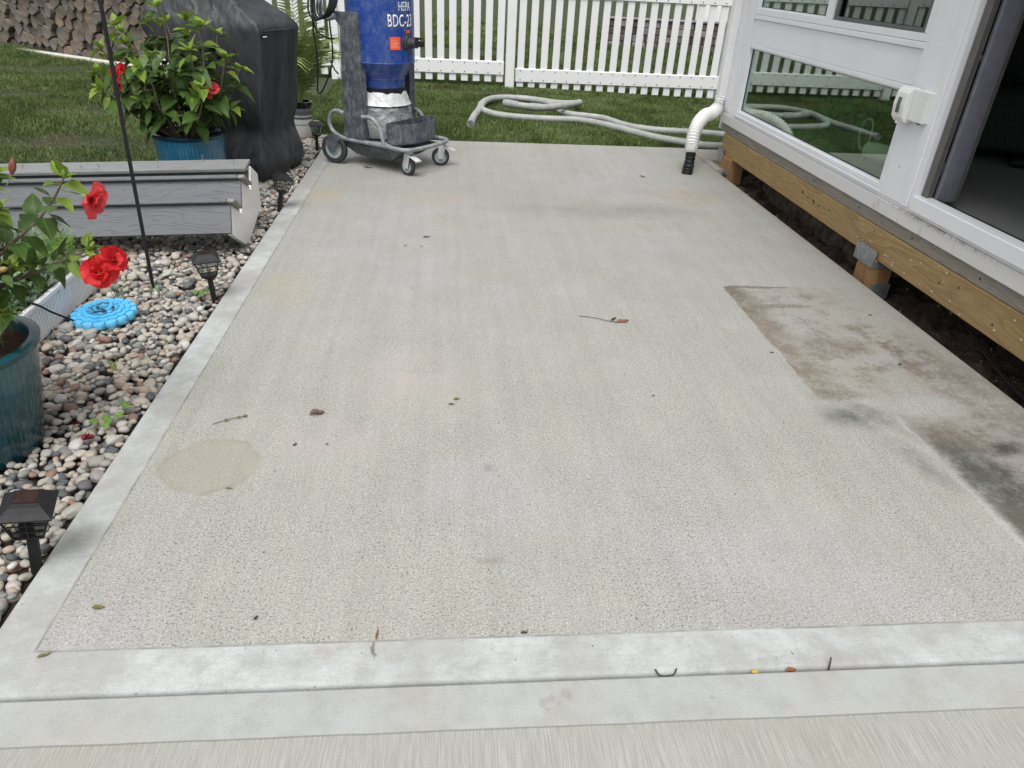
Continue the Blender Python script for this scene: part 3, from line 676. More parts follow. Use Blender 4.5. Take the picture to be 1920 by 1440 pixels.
# ------------------------------------------------------------------ sunroom
SX = 2.62
sr = thing('sunroom', 'white framed sunroom raised on timber beams along the right of the patio', 'building', (0, 0, 0))
Y0, Y1 = 1.0, 7.0
MB().box(SX, SX+.04, Y0, 6.83, .105, .285).build('beam', M_BEAM, sr, bev=.004)
MB().box(SX+.042, SX+.082, Y0, 6.83, .105, .285).build('beam', M_BEAM, sr, bev=.004)
MB().box(SX+.012, SX+.05, Y0, 6.90, .287, .368).build('rim_board', M_RIM, sr, bev=.003)
MB().box(SX-.016, SX+.10, Y0, 6.96, .369, .452).build('sill_board', M_SILL, sr, bev=.004)
MB().box(SX-.008, SX+.10, Y0, 6.965, .4525, .474).build('sill_lip', M_FRAME, sr, bev=.003)
for (ya, yb) in ((3.93, 4.10), (6.50, 6.83), (1.5, 1.66)):
    p_ = MB().box(SX-.02, SX+.12, ya, yb, -.12, .104).build('support_post', M_POSTW, sr, bev=.003)
    bp = (MB().box(SX-.026, SX-.021, ya-.01, yb+.05, .055, .165).box(SX-.026, SX+.10, ya-.006, ya-.001, .055, .10) if ya < 6 else MB().box(SX-.026, SX-.021, 6.70, 6.825, .04, .15).box(SX-.03, SX-.0205, 6.50, 6.83, -.03, .0)).build('bracket', M_STEEL, p_)
    if ya < 6: MB().box(SX+.01, SX+.13, ya-.012, ya-.002, -.14, -.04).build('base_bracket', M_STEEL, p_)
    sc = MB()
    for a_, b_ in (((ya+.02, .075), (yb+.03, .08), (ya+.03, .14), (yb+.03, .145)) if ya < 6 else ((6.73, .06), (6.80, .13))): sc.cyl((SX-.028, a_, b_), (SX-.0262, a_, b_), .006, 8)
    sc.build('screw', M_ZINC, p_)
MB().box(SX+.25, SX+.45, 4.3, 6.3, -.16, .03).build('foundation', simple('rough_foundation', (.10, .085, .06), 1.0, var=.6, scale=14, bump=1.0, bscale=50), sr, bev=.01)
nl = MB()
for y, z in ((5.95, .245), (5.55, .15), (5.22, .235), (4.62, .21), (4.05, .25), (3.35, .20), (3.2, .235), (2.9, .17)): nl.cyl((SX-.0015, y, z), (SX+.001, y, z), .006, 8)
nl.build('nail', M_DARK, sr)
nl = MB()
for y in (6.55, 6.1, 5.55, 4.95, 4.3, 3.7, 3.1): nl.cyl((SX+.0095, y, .325), (SX+.013, y, .325), .0055, 8)
nl.build('nail', M_DARK, sr)
sp2 = MB()
for y, z, L, a in ((5.05, .215, .05, .5), (4.96, .20, .045, -.4), (4.86, .20, .06, .6), (4.78, .195, .03, .1)):
    c_, d_ = math.cos(a)*L/2, math.sin(a)*L/2; sp2.add([(SX-.0015, y-c_, z-d_), (SX-.003, y+.006, z-.006), (SX-.0015, y+c_, z+d_), (SX-.0012, y-.004, z+.007)], [(0, 1, 2, 3)])
sp2.build('splinter_scar', M_DARK, sr)
sp3 = MB(); r9 = random.Random(6)
for _ in range(26):
    y = r9.uniform(2.6, 4.6); z = r9.uniform(.12, .28); L = r9.uniform(.004, .011); sp3.add([(SX-.0008, y-L, z), (SX-.004, y, z-L*.6), (SX-.0008, y+L, z+.001), (SX-.001, y, z+L*.6)], [(0, 1, 2, 3)])
sp3.build('dried_mud', simple('pale_dried_mud', (.45, .40, .33), .95), sr)
MB().cyl((SX-.0185, 3.98, .66), (SX-.0155, 3.98, .66), .004, 8).build('screw', M_STEEL, sr)
# far end face of the room (towards the lawn)
MB().box(SX, 6.2, 6.965, 7.0, .30, 2.45).build('end_wall', M_FRAME, sr, bev=.003)
# corner trim, stepped
MB().box(SX-.012, SX+.06, 6.80, 6.964, .474, 2.45).build('corner_trim', M_FRAME, sr, bev=.003)
MB().box(SX-.004, SX+.05, 6.70, 6.798, .474, 2.45).build('corner_trim', M_FRAME, sr, bev=.002)
MB().box(SX-.010, SX+.05, 6.62, 6.698, .474, 2.45).build('window_stile', M_FRAME, sr, bev=.003)
# bottom rail + window frames of the knee window
def wframe(ya, yb, za, zb, wv, wh, x0=SX-.012, x1=SX+.05, name='window_frame', mat=None, par=None, bev=.003):
    m = MB().box(x0, x1, ya, yb, za, za+wh).box(x0, x1, ya, yb, zb-wh, zb).box(x0, x1, ya, ya+wv, za+wh, zb-wh).box(x0, x1, yb-wv, yb, za+wh, zb-wh)
    return m.build(name, mat or M_FRAME, par or sr, bev=bev)
def window(ya, yb, za, zb, wv, wh, gm=None, xg=SX+.018):
    f = wframe(ya, yb, za, zb, wv, wh, name='window')
    MB().box(xg, xg+.004, ya+wv, yb-wv, za+wh, zb-wh).build('pane', gm or M_GLASS, f)
    wframe(ya+wv, yb-wv, za+wh, zb-wh, .012, .010, xg-.010, xg-.001, 'glazing_bead', M_FRAME, f, 0)
    wframe(ya+wv+.0125, yb-wv-.0125, za+wh+.0105, zb-wh-.0105, .004, .004, xg-.004, xg-.0005, 'glazing_seal', M_BLACK, f, 0)
    return f
MB().box(SX-.020, SX+.06, 4.10, 6.616, .4745, .492).build('bottom_rail', M_FRAME, sr, bev=.003)
window(4.102, 6.614, .493, 1.075, .040, .030)
MB().box(SX-.002, SX+.04, 4.10, 6.618, 1.077, 1.262).build('panel', M_FRAME, sr, bev=.002)
MB().box(SX-.016, SX+.05, 4.10, 6.618, 1.264, 1.298).build('mid_rail', M_FRAME, sr, bev=.004)
window(5.292, 6.616, 1.300, 2.25, .045, .045)
w2 = window(4.102, 5.288, 1.300, 2.25, .040, .040, M_SCREEN, SX+.030)
wframe(4.145, 5.245, 1.342, 2.205, .045, .022, SX+.004, SX+.016, 'screen_frame', simple('grey_screen_frame', (.10, .105, .11), .5), w2, 0)
MB().box(SX-.01, SX+.06, 4.10, 6.80, 2.252, 2.45).build('head_panel', M_FRAME, sr, bev=.003)
# mullion with ribs, then door jamb
MB().box(SX-.016, SX+.08, 3.865, 4.098, .4745, 2.45).build('mullion', M_FRAME, sr, bev=.003)
MB().box(SX-.024, SX+.08, 3.800, 3.863, .4745, 2.45).build('door_jamb', M_FRAME, sr, bev=.003)
MB().box(SX-.014, SX+.08, 3.760, 3.798, .4745, 2.45).build('door_jamb', M_FRAME, sr, bev=.002)
MB().box(SX-.030, SX+.06, 1.75, 3.758, .4745, .555).build('door_track', M_FRAME, sr, bev=.004)
MB().box(SX-.030, SX+.08, 1.00, 3.86, 2.2, 2.45).build('door_head', M_FRAME, sr, bev=.004)
MB().box(SX+.062, SX+.085, 1.75, 3.758, .49, .552).build('track_seal', M_BLACK, sr)
MB().box(SX-.02, SX+.08, 1.0, 1.748, .4745, 2.2).build('mullion', M_FRAME, sr, bev=.003)
# room interior
MB().box(SX+.09, 6.2, Y0, 6.96, .40, .50).build('floor', M_CARPET, sr)
MB().box(6.1, 6.2, Y0, 6.96, .50, 2.45).build('room_wall', M_ROOMW, sr); MB().box(SX+.08, 6.2, .93, .998, .30, 2.45).build('room_wall', M_ROOMW, sr)
MB().box(SX+.1, 6.09, 6.90, 6.96, .50, 2.44).build('room_wall', M_ROOMW, sr)
MB().box(SX-.25, 6.35, .85, 7.05, 2.452, 2.60).build('roof', M_VINYL, sr, bev=.01)
# folded blind strips at the door
for i, x in enumerate((2.634, 2.650, 2.666)):
    MB().box(x, x+.010, 3.700+.006*i, 3.752, .556, 2.19).build('blind_slat', M_BLIND2, sr, bev=.003)
MB().box(2.684, 2.800, 3.690, 3.720, .535, 2.19).build('blind_slat', M_BLIND, sr, bev=.010, seg=3, smooth=True)
MB().box(2.802, 2.826, 3.705, 3.730, .535, 2.19).build('blind_slat', M_BLIND2, sr, bev=.004)

# inside things seen through the knee window and the door
so = thing('armchair', 'dark green armchair in the dim sunroom behind the open door', 'chair', (4.15, 5.2, .5), -.5)
MB().box(-.45, .45, -.45, .45, .08, .45).build('seat', M_SOFA, so, bev=.06, seg=3, smooth=True); MB().box(-.45, .45, .28, .5, .46, 1.0).build('backrest', M_SOFA, so, bev=.06, seg=3, smooth=True)
for sx in (-1, 1): MB().box(sx*.5-.09, sx*.5+.09, -.45, .5, .08, .62).build('armrest', M_SOFA, so, bev=.05, seg=3, smooth=True)
for sx in (-1, 1):
    for sy in (-1, 1): MB().cyl((sx*.4, sy*.38, 0), (sx*.4, sy*.38, .08), .025, 10).build('leg', M_BLACK, so)
k = NT('patterned_cushion'); vd = k.vor(9); k.base(k.mix(k.mr(vd, .20, .26), (.10, .12, .07), (.62, .62, .55))); k.set(Roughness=.9)
cu = MB().box(-.34, .34, -.20, .20, -.05, .05).build('cushion', k.m, None, bev=.045, seg=4, smooth=True); cu.location = (3.02, 4.48, .575); cu.rotation_euler = (.0, .25, .5)
tag(cu, 'white patterned cushion behind the low sunroom window', 'cushion')
k = NT('printed_box'); k.base(k.ramp(k.noise(9, 2, .5), [(0, (.02, .10, .07)), (.42, (.03, .16, .10)), (.5, (.02, .06, .12)), (.56, (.25, .05, .03)), (.62, (.05, .20, .13)), (1, (.3, .5, .4))], 'CONSTANT')); k.set(Roughness=.4)
bx = MB().box(-.17, .17, -.30, .30, 0, .34).build('cardboard_box', k.m, None, bev=.004); bx.location = (3.30, 5.75, .50); bx.rotation_euler = (0, 0, .25)
tag(bx, 'green printed box behind the low sunroom window', 'box')
pts_ = catmull([(2.82, 4.75, .52), (2.83, 4.74, .66), (2.86, 4.80, .76), (2.88, 4.92, .76), (2.88, 4.97, .68), (2.86, 4.90, .60), (2.84, 4.82, .575)], 6)
cd = MB().tube(pts_, .008, 8).build('white_cable', simple('pale_cable', (.6, .62, .58), .5), smooth=True); tag(cd, 'thin pale cable curled behind the low window', 'cable')
# things on the floor in the doorway
sh = MB().box(-.13, .13, -.05, .05, 0, .06).build('shoe', M_BLACK, None, bev=.025, seg=3, smooth=True); sh.location = (4.05, 4.75, .50); sh.rotation_euler = (0, 0, -.4); tag(sh, 'black shoe on the carpet inside the open sunroom door', 'shoe')

tw_ = MB().box(-.16, .16, -.09, .09, -.02, .02).build('towel', simple('pale_cloth', (.55, .56, .54), .95, var=.2), None, bev=.018, seg=3, smooth=True); tw_.location = (3.71, 5.40, 1.142); tw_.rotation_euler = (.0, .0, -.5)
tag(tw_, 'pale folded cloth lying on the armchair inside the sunroom', 'cloth')
# meter box on the mullion
mbx = thing('alarm_box', 'white plastic box with a small grey window fixed to the sunroom mullion', 'box', (SX-.016, 4.0, .90))
M_WBOX = simple('white_abs', (.72, .73, .71), .35, var=.04)
MB().box(-.045, 0, -.155, -.02, .015, .175).build('back_box', M_WBOX, mbx, bev=.004)
prof = [(-.012, 0), (-.055, -.004), (-.075, .02), (-.083, .085), (-.078, .15), (-.060, .178), (-.012, .18)]
MB().prism(prof, 'y', -.016, .095).build('front_box', M_WBOX, mbx, bev=.005, seg=2)
MB().prism([(-.0862, .045), (-.0885, .088), (-.0868, .125), (-.080, .125), (-.080, .045)], 'y', .025, .050).build('display', simple('grey_display', (.10, .10, .11), .2), mbx)
MB().box(-.05, -.02, .0, .05, -.010, .001).box(-.07, -.05, .03, .045, -.012, .001).build('clip', M_WBOX, mbx)
MB().box(-.03, -.015, -.11, -.09, .006, .016).build('rubber_foot', M_BLACK, mbx)

# ------------------------------------------------------------------ downspout
ds = thing('downspout', 'white downspout with corrugated elbow ending in a black sleeve on the patio', 'downspout', (0, 0, 0))
MB().box(2.535, 2.608, 6.92, 7.01, .56, 2.45).build('downpipe', M_VINYL, ds, bev=.006)
path = catmull([(2.572, 6.965, .60), (2.55, 6.93, .50), (2.47, 6.84, .455), (2.36, 6.70, .455), (2.26, 6.56, .41), (2.205, 6.47, .33), (2.19, 6.43, .24), (2.188, 6.415, .185)], 20)
rs = []
for i, p in enumerate(path): rs.append((.055 if i > 20 else .046)*(1+.13*math.cos(i*PI/2)))
MB().tube(path, rs, 20).build('corrugated_elbow', M_FLEX, ds, smooth=True)
path = catmull([(2.188, 6.415, .20), (2.188, 6.41, .15), (2.183, 6.40, .09), (2.180, 6.40, .04), (2.178, 6.40, .001)], 6)
rs = [.044+.004*math.sin(i*1.9)+(.004 if i > 12 else 0) for i in range(len(path))]
MB().tube(path, rs, 18).build('black_sleeve', M_BLACK, ds, smooth=True)

# ------------------------------------------------------------------ hose on the lawn
def zl(x, y): return float(gz(x, y))+.045
hp = [(.261, 8.25), (.31, 8.70), (.381, 9.131), (.478, 9.60), (.63, 9.93), (.873, 10.05), (1.151, 9.98), (1.334, 9.75), (1.428, 9.459), (1.508, 9.22), (1.723, 9.12), (1.903, 9.0), (2.019, 8.673), (2.133, 8.465), (2.40, 8.30), (2.745, 8.25), (3.05, 8.18), (3.25, 7.98), (3.22, 7.70), (3.0, 7.585), (2.72, 7.58), (2.5, 7.66), (2.28, 7.82), (2.10, 8.08), (1.949, 8.34), (1.768, 8.62), (1.544, 8.80), (1.269, 8.78), (.92, 8.80), (.60, 8.92), (.44, 9.2), (.44, 9.65), (.62, 10.12), (1.034, 10.30), (1.479, 10.08), (1.70, 9.86), (1.68, 9.56), (1.42, 9.24), (1.18, 9.03), (.95, 9.05), (.68, 9.24)]
n_ = len(hp); P3 = []
for i, (x, y) in enumerate(hp):
    z = zl(x, y)+.006
    if i in (3, 4, 5, 6, 7): z += .035
    if i >= 36: z += .09
    if i == 35: z += .04
    P3.append((x, y, z))
path = catmull(P3, 14)
hs_ = thing('vacuum_hose', 'long grey vacuum hose coiled on the back lawn', 'hose', (1.5, 8.9, 0))
dn = []
for i in range(len(path)-1):
    a, b = path[i], path[i+1]; L = (b-a).length; m_ = max(1, int(L/.015))
    for j in range(m_): dn.append(a+(b-a)*j/m_)
off = Vector((1.5, 8.9, 0)); dn = [p-off for p in dn]
MB().tube(dn, [.042 if i % 2 else .037 for i in range(len(dn))], 12).build('hose_tube', M_HOSE, hs_, smooth=True)
def cuff(t, L=8, r=.046): MB().tube(dn[t:t+L], r, 14).build('coupling', M_HOSEC, hs_, smooth=True)
cuff(0, 6, .044); cuff(len(dn)-9, 8, .047); cuff(int(len(dn)*.965), 8, .047)
# ------------------------------------------------------------------ dust extractor
VR = math.atan2(-.58, .815)
vc = thing('dust_extractor', 'blue industrial dust extractor on a grey wheeled frame at the far left of the patio', 'vacuum', (-.50, 6.49, 0), VR)
DU = -.05
m = MB().lathe([(.001, 1.62), (.14, 1.60), (.24, 1.55), (.272, 1.50), (.275, 1.45), (.275, .838)], (DU, 0), 64); dr = m.build('drum', M_DRUM, vc, smooth=True)
MB().lathe([(.275, .838), (.280, .834), (.279, .828), (.274, .824), (.190, .712), (.188, .704), (.190, .70), (.185, .695), (.183, .63)], (DU, 0), 64).build('cone', M_DRUM, vc, smooth=True)
MB().lathe([(.184, .635), (.190, .632), (.190, .580), (.184, .575)], (DU, 0), 48).build('rubber_band', M_BLACK, vc, smooth=True)
MB().lathe([(.001, 1.85), (.16, 1.84), (.19, 1.80), (.19, 1.60)], (DU, 0), 40).build('motor_head', M_BLACK, vc, smooth=True)
def wob(a, z): return 1+.018*math.sin(a*9+z*40)+.012*math.sin(a*17-z*25)+.02*math.sin(a*3+z*9)
MB().lathe([(.186, .605), (.196, .590), (.206, .565), (.215, .535), (.226, .505), (.236, .498), (.228, .490), (.236, .45), (.245, .40), (.248, .34), (.235, .28), (.20, .235), (.12, .22), (.001, .218)], (DU, 0), 72, wob).build('dust_bag', M_BAG, vc, smooth=True)
MB().lathe([(.240, .503), (.244, .499), (.240, .493)], (DU, 0), 48).build('bag_strap', M_BLACK, vc, smooth=True)
MB().box(-.30, .22, -.25, .25, .190, .210).build('bag_tray', M_PALEM, vc, bev=.004)
def frus(x0, x1, y0, y1, z0, X0, X1, Y0_, Y1_, z1): return MB().add([(x0, y0, z0), (x1, y0, z0), (x1, y1, z0), (x0, y1, z0), (X0, Y0_, z1), (X1, Y0_, z1), (X1, Y1_, z1), (X0, Y1_, z1)], [(3, 2, 1, 0), (4, 5, 6, 7), (0, 1, 5, 4), (1, 2, 6, 5), (2, 3, 7, 6), (3, 0, 4, 7)])
frus(-.20, .18, -.20, .20, .075, -.36, .34, -.27, .27, .186).build('belly_pan', M_GREYM, vc, bev=.008)
tub = [(-.38, -.29), (-.1, -.29), (.18, -.29), (.33, -.305), (.405, -.290), (.447, -.21), (.465, 0), (.447, .21), (.405, .280), (.33, .295), (.18, .29), (-.38, .29)]
MB().tube(catmull([(a, b, .215) for a, b in tub], 5), .0175, 12).build('base_frame', M_TUBE, vc, smooth=True)
for s in (-1, 1):
    # upright channel: thin folded plate, open towards the drum
    y = s*.30
    pl = [(-.245, .215), (-.030, .225), (-.035, 1.19), (-.245, 1.185), (-.275, 1.20), (-.272, 1.14), (-.215, 1.08)]
    if s > 0: pl = [(x+.085, z) for x, z in pl]
    MB().prism(pl, 'y', y-.012*s, y).build('upright', M_GREYM, vc, bev=.003)
    dx = .085 if s > 0 else 0
    MB().box(-.036+dx, -.026+dx, min(y-.07*s, y), max(y-.07*s, y), .225, 1.185).build('upright_flange', M_GREYM, vc, bev=.002)
    sc = MB()
    for z in (.35, .60, .85, 1.05): sc.cyl((-.0262+dx, y-.02*s, z), (-.020+dx, y-.02*s, z), .006, 8)
    sc.build('bolt', M_STEEL, vc)
    MB().tube(catmull([(-.23, y, .425), (-.31, y, .435), (-.365, y, .415), (-.395, y, .37), (-.40, y, .32), (-.375, y, .27), (-.31, y, .235), (-.22, y, .215)], 6), .017, 12).build('rear_loop', M_TUBE, vc, smooth=True)
    MB().tube(catmull([(-.03+dx, y, .42), (.05, y, .425), (.11, y, .40), (.155, y, .34), (.180, y, .27), (.185, y, .215)], 6), .017, 12).build('side_loop', M_TUBE, vc, smooth=True)
    # rear wheel
    cx, cy = -.350, s*.315
    wh = MB().lathe([(.078, -.022), (.110, -.023), (.121, -.014), (.122, 0), (.121, .014), (.110, .023), (.078, .022)], (0, 0), 40).build('rear_wheel', M_RUBBER, vc, smooth=True, loc=(cx, cy, .122)); wh.rotation_euler = (PI/2, 0, .18)
    MB().lathe([(.001, -.018), (.022, -.020), (.024, -.010), (.055, -.008), (.066, -.018), (.079, -.020), (.079, .020), (.066, .018), (.055, .008), (.024, .010), (.022, .02), (.001, .018)], (0, 0), 32).build('hub', M_HUB, wh, smooth=True)
    MB().prism([(-.41, .215), (-.27, .255), (-.26, .215), (-.33, .10), (-.38, .10), (-.42, .16)], 'y', cy+s*.030, cy+s*.036).build('wheel_bracket', M_GREYM, vc, bev=.003)
    # front caster
    cx, cy = .40, s*.235
    fk = thing('x', 'x', 'x'); bpy.data.objects.remove(fk)
    cs = MB().lathe([(.001, .20), (.030, .20), (.032, .182), (.020, .176), (.001, .176)], (0, 0), 20).build('front_caster', M_PALEM, vc, smooth=True, loc=(cx, cy, 0)); cs.rotation_euler = (0, 0, .35*s+.25)
    for q in (-1, 1): MB().prism([(-.03, .178), (.03, .178), (.005, .06), (-.035, .06), (-.045, .09)], 'y', q*.026, q*.030).build('fork', M_PALEM, cs, bev=.001)
    tw = MB().lathe([(.052, -.018), (.068, -.019), (.077, -.010), (.078, 0), (.077, .010), (.068, .019), (.052, .018)], (0, 0), 32).build('wheel', M_RUBBER, cs, smooth=True, loc=(-.018, 0, .078)); tw.rotation_euler = (PI/2, 0, 0)
    hb = MB().lathe([(.001, -.016), (.018, -.017), (.02, -.008), (.045, -.008), (.053, -.016), (.053, .016), (.045, .008), (.02, .008), (.018, .017), (.001, .016)], (0, 0), 28).build('hub', M_HUB, cs, smooth=True, loc=(-.018, 0, .078)); hb.rotation_euler = (PI/2, 0, 0)
    bpd = MB().box(.0, .085, -.03, .03, -.003, .003).box(.085, .095, -.032, .032, -.008, .004).build('brake_pedal', M_PALEM, cs, bev=.001, loc=(.02, 0, .165)); bpd.rotation_euler = (0, .35, 0)
# front basket
arc = [(.20, -.275)]+[(.235+.150*math.cos(t*PI/2*1.0)*1.0, .285*math.sin(t*PI/2)) for t in np.linspace(-1, 1, 15)]+[(.20, .275)]
bk = MB(); n = len(arc); zt = [.40]*n; W = .004
def ring_wall(m, pts, z0, z1, t):
    n = len(pts); c = Vector((sum(p[0] for p in pts)/n, sum(p[1] for p in pts)/n)); vs = []
    for p in pts:
        d = (c-Vector(p)).normalized()*t; q = (p[0]+d.x, p[1]+d.y); vs += [(p[0], p[1], z0), (p[0], p[1], z1), (q[0], q[1], z1), (q[0], q[1], z0)]
    fs = []
    for i in range(n):
        a, b = 4*i, 4*((i+1) % n)
        for k in range(4): fs.append((a+k, b+k, b+(k+1) % 4, a+(k+1) % 4))
    return m.add(vs, fs)
ring_wall(bk, arc, .235, .395, .006); bk.prism(arc, 'z', .236, .240); bk.build('basket', M_GREYM, vc)
# power cord
def cordpath(l, n=10): return catmull(l, n)
yy = -.31
co = MB()
for j in range(5):
    ox = -.30-.012*j; cc = [(ox+.085*math.cos(t)*(1+.08*j), yy-.014*j+.05*math.sin(t), 1.25+.11*math.sin(t)*(1+.05*j)) for t in np.linspace(0, 2*PI, 28)[:-1]]
    co.tube(cc, .0075, 8, closed=True)
co.tube(cordpath([(-.45, yy-.01, 1.28), (-.47, yy-.02, 1.05), (-.455, yy-.02, .88), (-.465, yy-.02, .68), (-.48, yy-.02, .58), (-.45, yy-.02, .56), (-.39, yy-.01, .64), (-.32, yy, .78), (-.295, yy, .92), (-.305, yy, 1.10), (-.29, yy, 1.2)], 8), .0065, 8)
co.tube(cordpath([(-.46, yy-.03, 1.12), (-.42, yy-.03, 1.03), (-.33, yy-.02, .99), (-.25, yy-.02, .99)], 8), .0065, 8)
co.tube(cordpath([(-.33, yy, .82), (-.28, yy-.01, .76), (-.24, yy-.01, .73)], 8), .006, 8)
co.tube(cordpath([(-.48, yy, 1.32), (-.35, yy+.02, 1.30), (-.22, yy+.05, 1.31), (-.1, yy+.06, 1.34)], 8), .009, 8)
co.build('power_cord', M_BLACK, vc, smooth=True)
MB().tube(catmull([(-.24, -.30, 1.15), (-.33, -.31, 1.13), (-.38, -.31, 1.16), (-.40, -.31, 1.26)], 6), .02, 12).build('cord_hook', M_TUBE, vc, smooth=True)
# hose inlet on the drum front
inl = MB().tube([(DU+.262, 0, .985), (DU+.282, 0, .985)], .062, 32).tube([(DU+.283, 0, .985), (DU+.30, 0, .985)], .052, 32).tube([(DU+.301, 0, .985), (DU+.37, 0, .985)], [.038, .036], 28).build('inlet', simple('dusty_black_inlet', (.05, .053, .058), .4, var=.5, scale=40), vc, smooth=True)
MB().box(.335, .385, -.028, .012, .965, 1.005).box(.30, .37, -.01, .01, 1.015, 1.03).build('inlet_latch', M_BLACK, vc, bev=.003)
def on_drum(ang, z, r=.2775): return (DU+r*math.cos(ang), r*math.sin(ang), z)
def patch(name, a0, a1, z0, z1, mat, r=.277, par=None, n=8):
    m = MB(); vs = []
    for i in range(n+1):
        a = a0+(a1-a0)*i/n
        for rr in (r, r+.0012):
            vs += [on_drum(a, z0, rr), on_drum(a, z1, rr)]
    fs = []
    for i in range(n):
        b = 4*i; fs += [(b+2, b+6, b+7, b+3), (b, b+1, b+5, b+4), (b+1, b+3, b+7, b+5), (b, b+4, b+6, b+2)]
    fs += [(0, 2, 3, 1), (4*n, 4*n+1, 4*n+3, 4*n+2)]
    m.add(vs, fs); return m.build(name, mat, par or vc)
st = patch('sticker', math.radians(-35), math.radians(-16.5), .935, 1.028, M_ORANGE)
ml = MB()
for i, z in enumerate((.953, .962, .971, .980, .989, 1.004)):
    a0 = -33; a1 = -19-(i % 3)*1.5
    for q in range(4):
        b0 = a0+(a1-a0)*q/4; b1 = a0+(a1-a0)*(q+.9)/4; A, B, C_, D = (on_drum(math.radians(b0), z, .2786), on_drum(math.radians(b1), z, .2786), on_drum(math.radians(b1), z+.0035, .2786), on_drum(math.radians(b0), z+.0035, .2786)); ml.add([A, B, C_, D], [(0, 1, 2, 3)])
ml.build('sticker_print', M_ORLINE, st)
patch('sticker', math.radians(-3), math.radians(7), 1.052, 1.075, M_ORANGE)
def drum_text(txt, name, size, z0, cang, sx, bold=0.0):
    cu_ = bpy.data.curves.new(name, 'FONT'); cu_.body = txt; cu_.size = size; cu_.align_x = 'CENTER'; cu_.offset = bold*.35; cu_.resolution_u = 4; cu_.space_character = 1.08
    to = bpy.data.objects.new(name, cu_); COL.objects.link(to); bpy.context.view_layer.update()
    me = bpy.data.meshes.new_from_object(to.evaluated_get(bpy.context.evaluated_depsgraph_get())); bpy.data.objects.remove(to)
    bm = bmesh.new(); bm.from_mesh(me); bmesh.ops.triangulate(bm, faces=bm.faces)
    ret = bmesh.ops.extrude_face_region(bm, geom=bm.faces[:]); ex = {v for v in ret['geom'] if isinstance(v, bmesh.types.BMVert)}
    for v in bm.verts:
        x, zz = v.co.x*sx, v.co.y; r = .2768 if v in ex else .2758; v.co = Vector(on_drum(cang+x/.277, z0+zz, r))
    bmesh.ops.recalc_face_normals(bm, faces=bm.faces); bm.to_mesh(me); bm.free(); return link(name, me, M_WHITEP, vc)
drum_text('HEPA', 'lettering', .092, 1.212, math.radians(-5), .56); drum_text('BDC-23', 'lettering', .124, 1.100, math.radians(-12), .58, .004)

# ------------------------------------------------------------------ tipped composite steps
st_ = thing('deck_steps', 'grey composite deck steps with white side board tipped back on the stones', 'steps', (-1.245, 4.11, .141)); st_.rotation_euler = (0, math.radians(-2.7), 0)
TILT = Matrix.Rotation(math.radians(-31), 4, 'X')   # local y = tread direction, z = rise
def SP(m): 
    m.v = [tuple(TILT @ Vector(p)) for p in m.v]; return m
LEN = 2.05
BX = lambda *a: SP(MB().box(*a))
rise, tr = .204, .216
def sobj(m, name, mat, bev=.003): return m.build(name, mat, st_, bev=bev)
for i in range(2):
    yb, zb_ = tr*i, rise*i
    BX(-LEN, -.002, yb, yb+.018, zb_, zb_+rise-.034).build('riser', M_COMP, st_, bev=.002)
    t = BX(-LEN, -.012, yb-.030, yb+tr-.002, zb_+rise-.033, zb_+rise-.008); t.build('tread', M_COMP, st_, bev=.006, seg=2)
    e = BX(-.0115, .03, yb-.028, yb+.125, zb_+rise-.032, zb_+rise-.009).build('broken_tread_end', M_BROKEN, st_, bev=.004)
BX(-LEN, -.015, .432, .448, .408, .50).build('riser', M_COMP, st_, bev=.002)
side = [(.018, -.004), (.333, -.010), (.655, .333), (.60, .530), (.44, .53), (.434, .375), (.222, .372), (.219, .170), (.020, .168)]
SP(MB().prism(side, 'x', -.030, -.003)).build('stringer', M_STRINGER, st_, bev=.002)
SP(MB().prism([(.03, .0), (.33, .0), (.64, .333), (.58, .52), (.44, .52), (.43, .36), (.23, .36), (.22, .16), (.03, .16)], 'x', -1.3, -1.26)).build('stringer', M_PLY, st_)
SP(MB().prism([(.03, .0), (.33, .0), (.64, .333), (.58, .52), (.44, .52), (.43, .36), (.23, .36), (.22, .16), (.03, .16)], 'x', -2.04, -2.0)).build('stringer', M_PLY, st_)
# loose top board resting level on the steps, with screws standing up
tb = MB().box(-LEN-.05, -.01, -.075, .075, -.012, .012).build('top_board', M_COMPTOP, st_, bev=.004); 
tb.location = (0, .625, .238); tb.rotation_euler = (math.radians(9), 0, 0)
sc = MB()
for x, y, h in ((-.09, .60, .03), (-.55, .585, .012), (-.58, .66, .030), (-.92, .60, .022), (-1.02, .59, .02), (-1.38, .61, .018), (-1.62, .64, .02), (-1.40, .66, .018), (-.30, .67, .05)):
    sc.tube([(x, y, .24), (x+.003, y-.003, .247+h)], .0022, 6); sc.cyl((x+.003, y-.003, .247+h), (x+.003, y-.003, .250+h), .0042, 8)
scs = sc.build('screw', M_ZINC, st_)

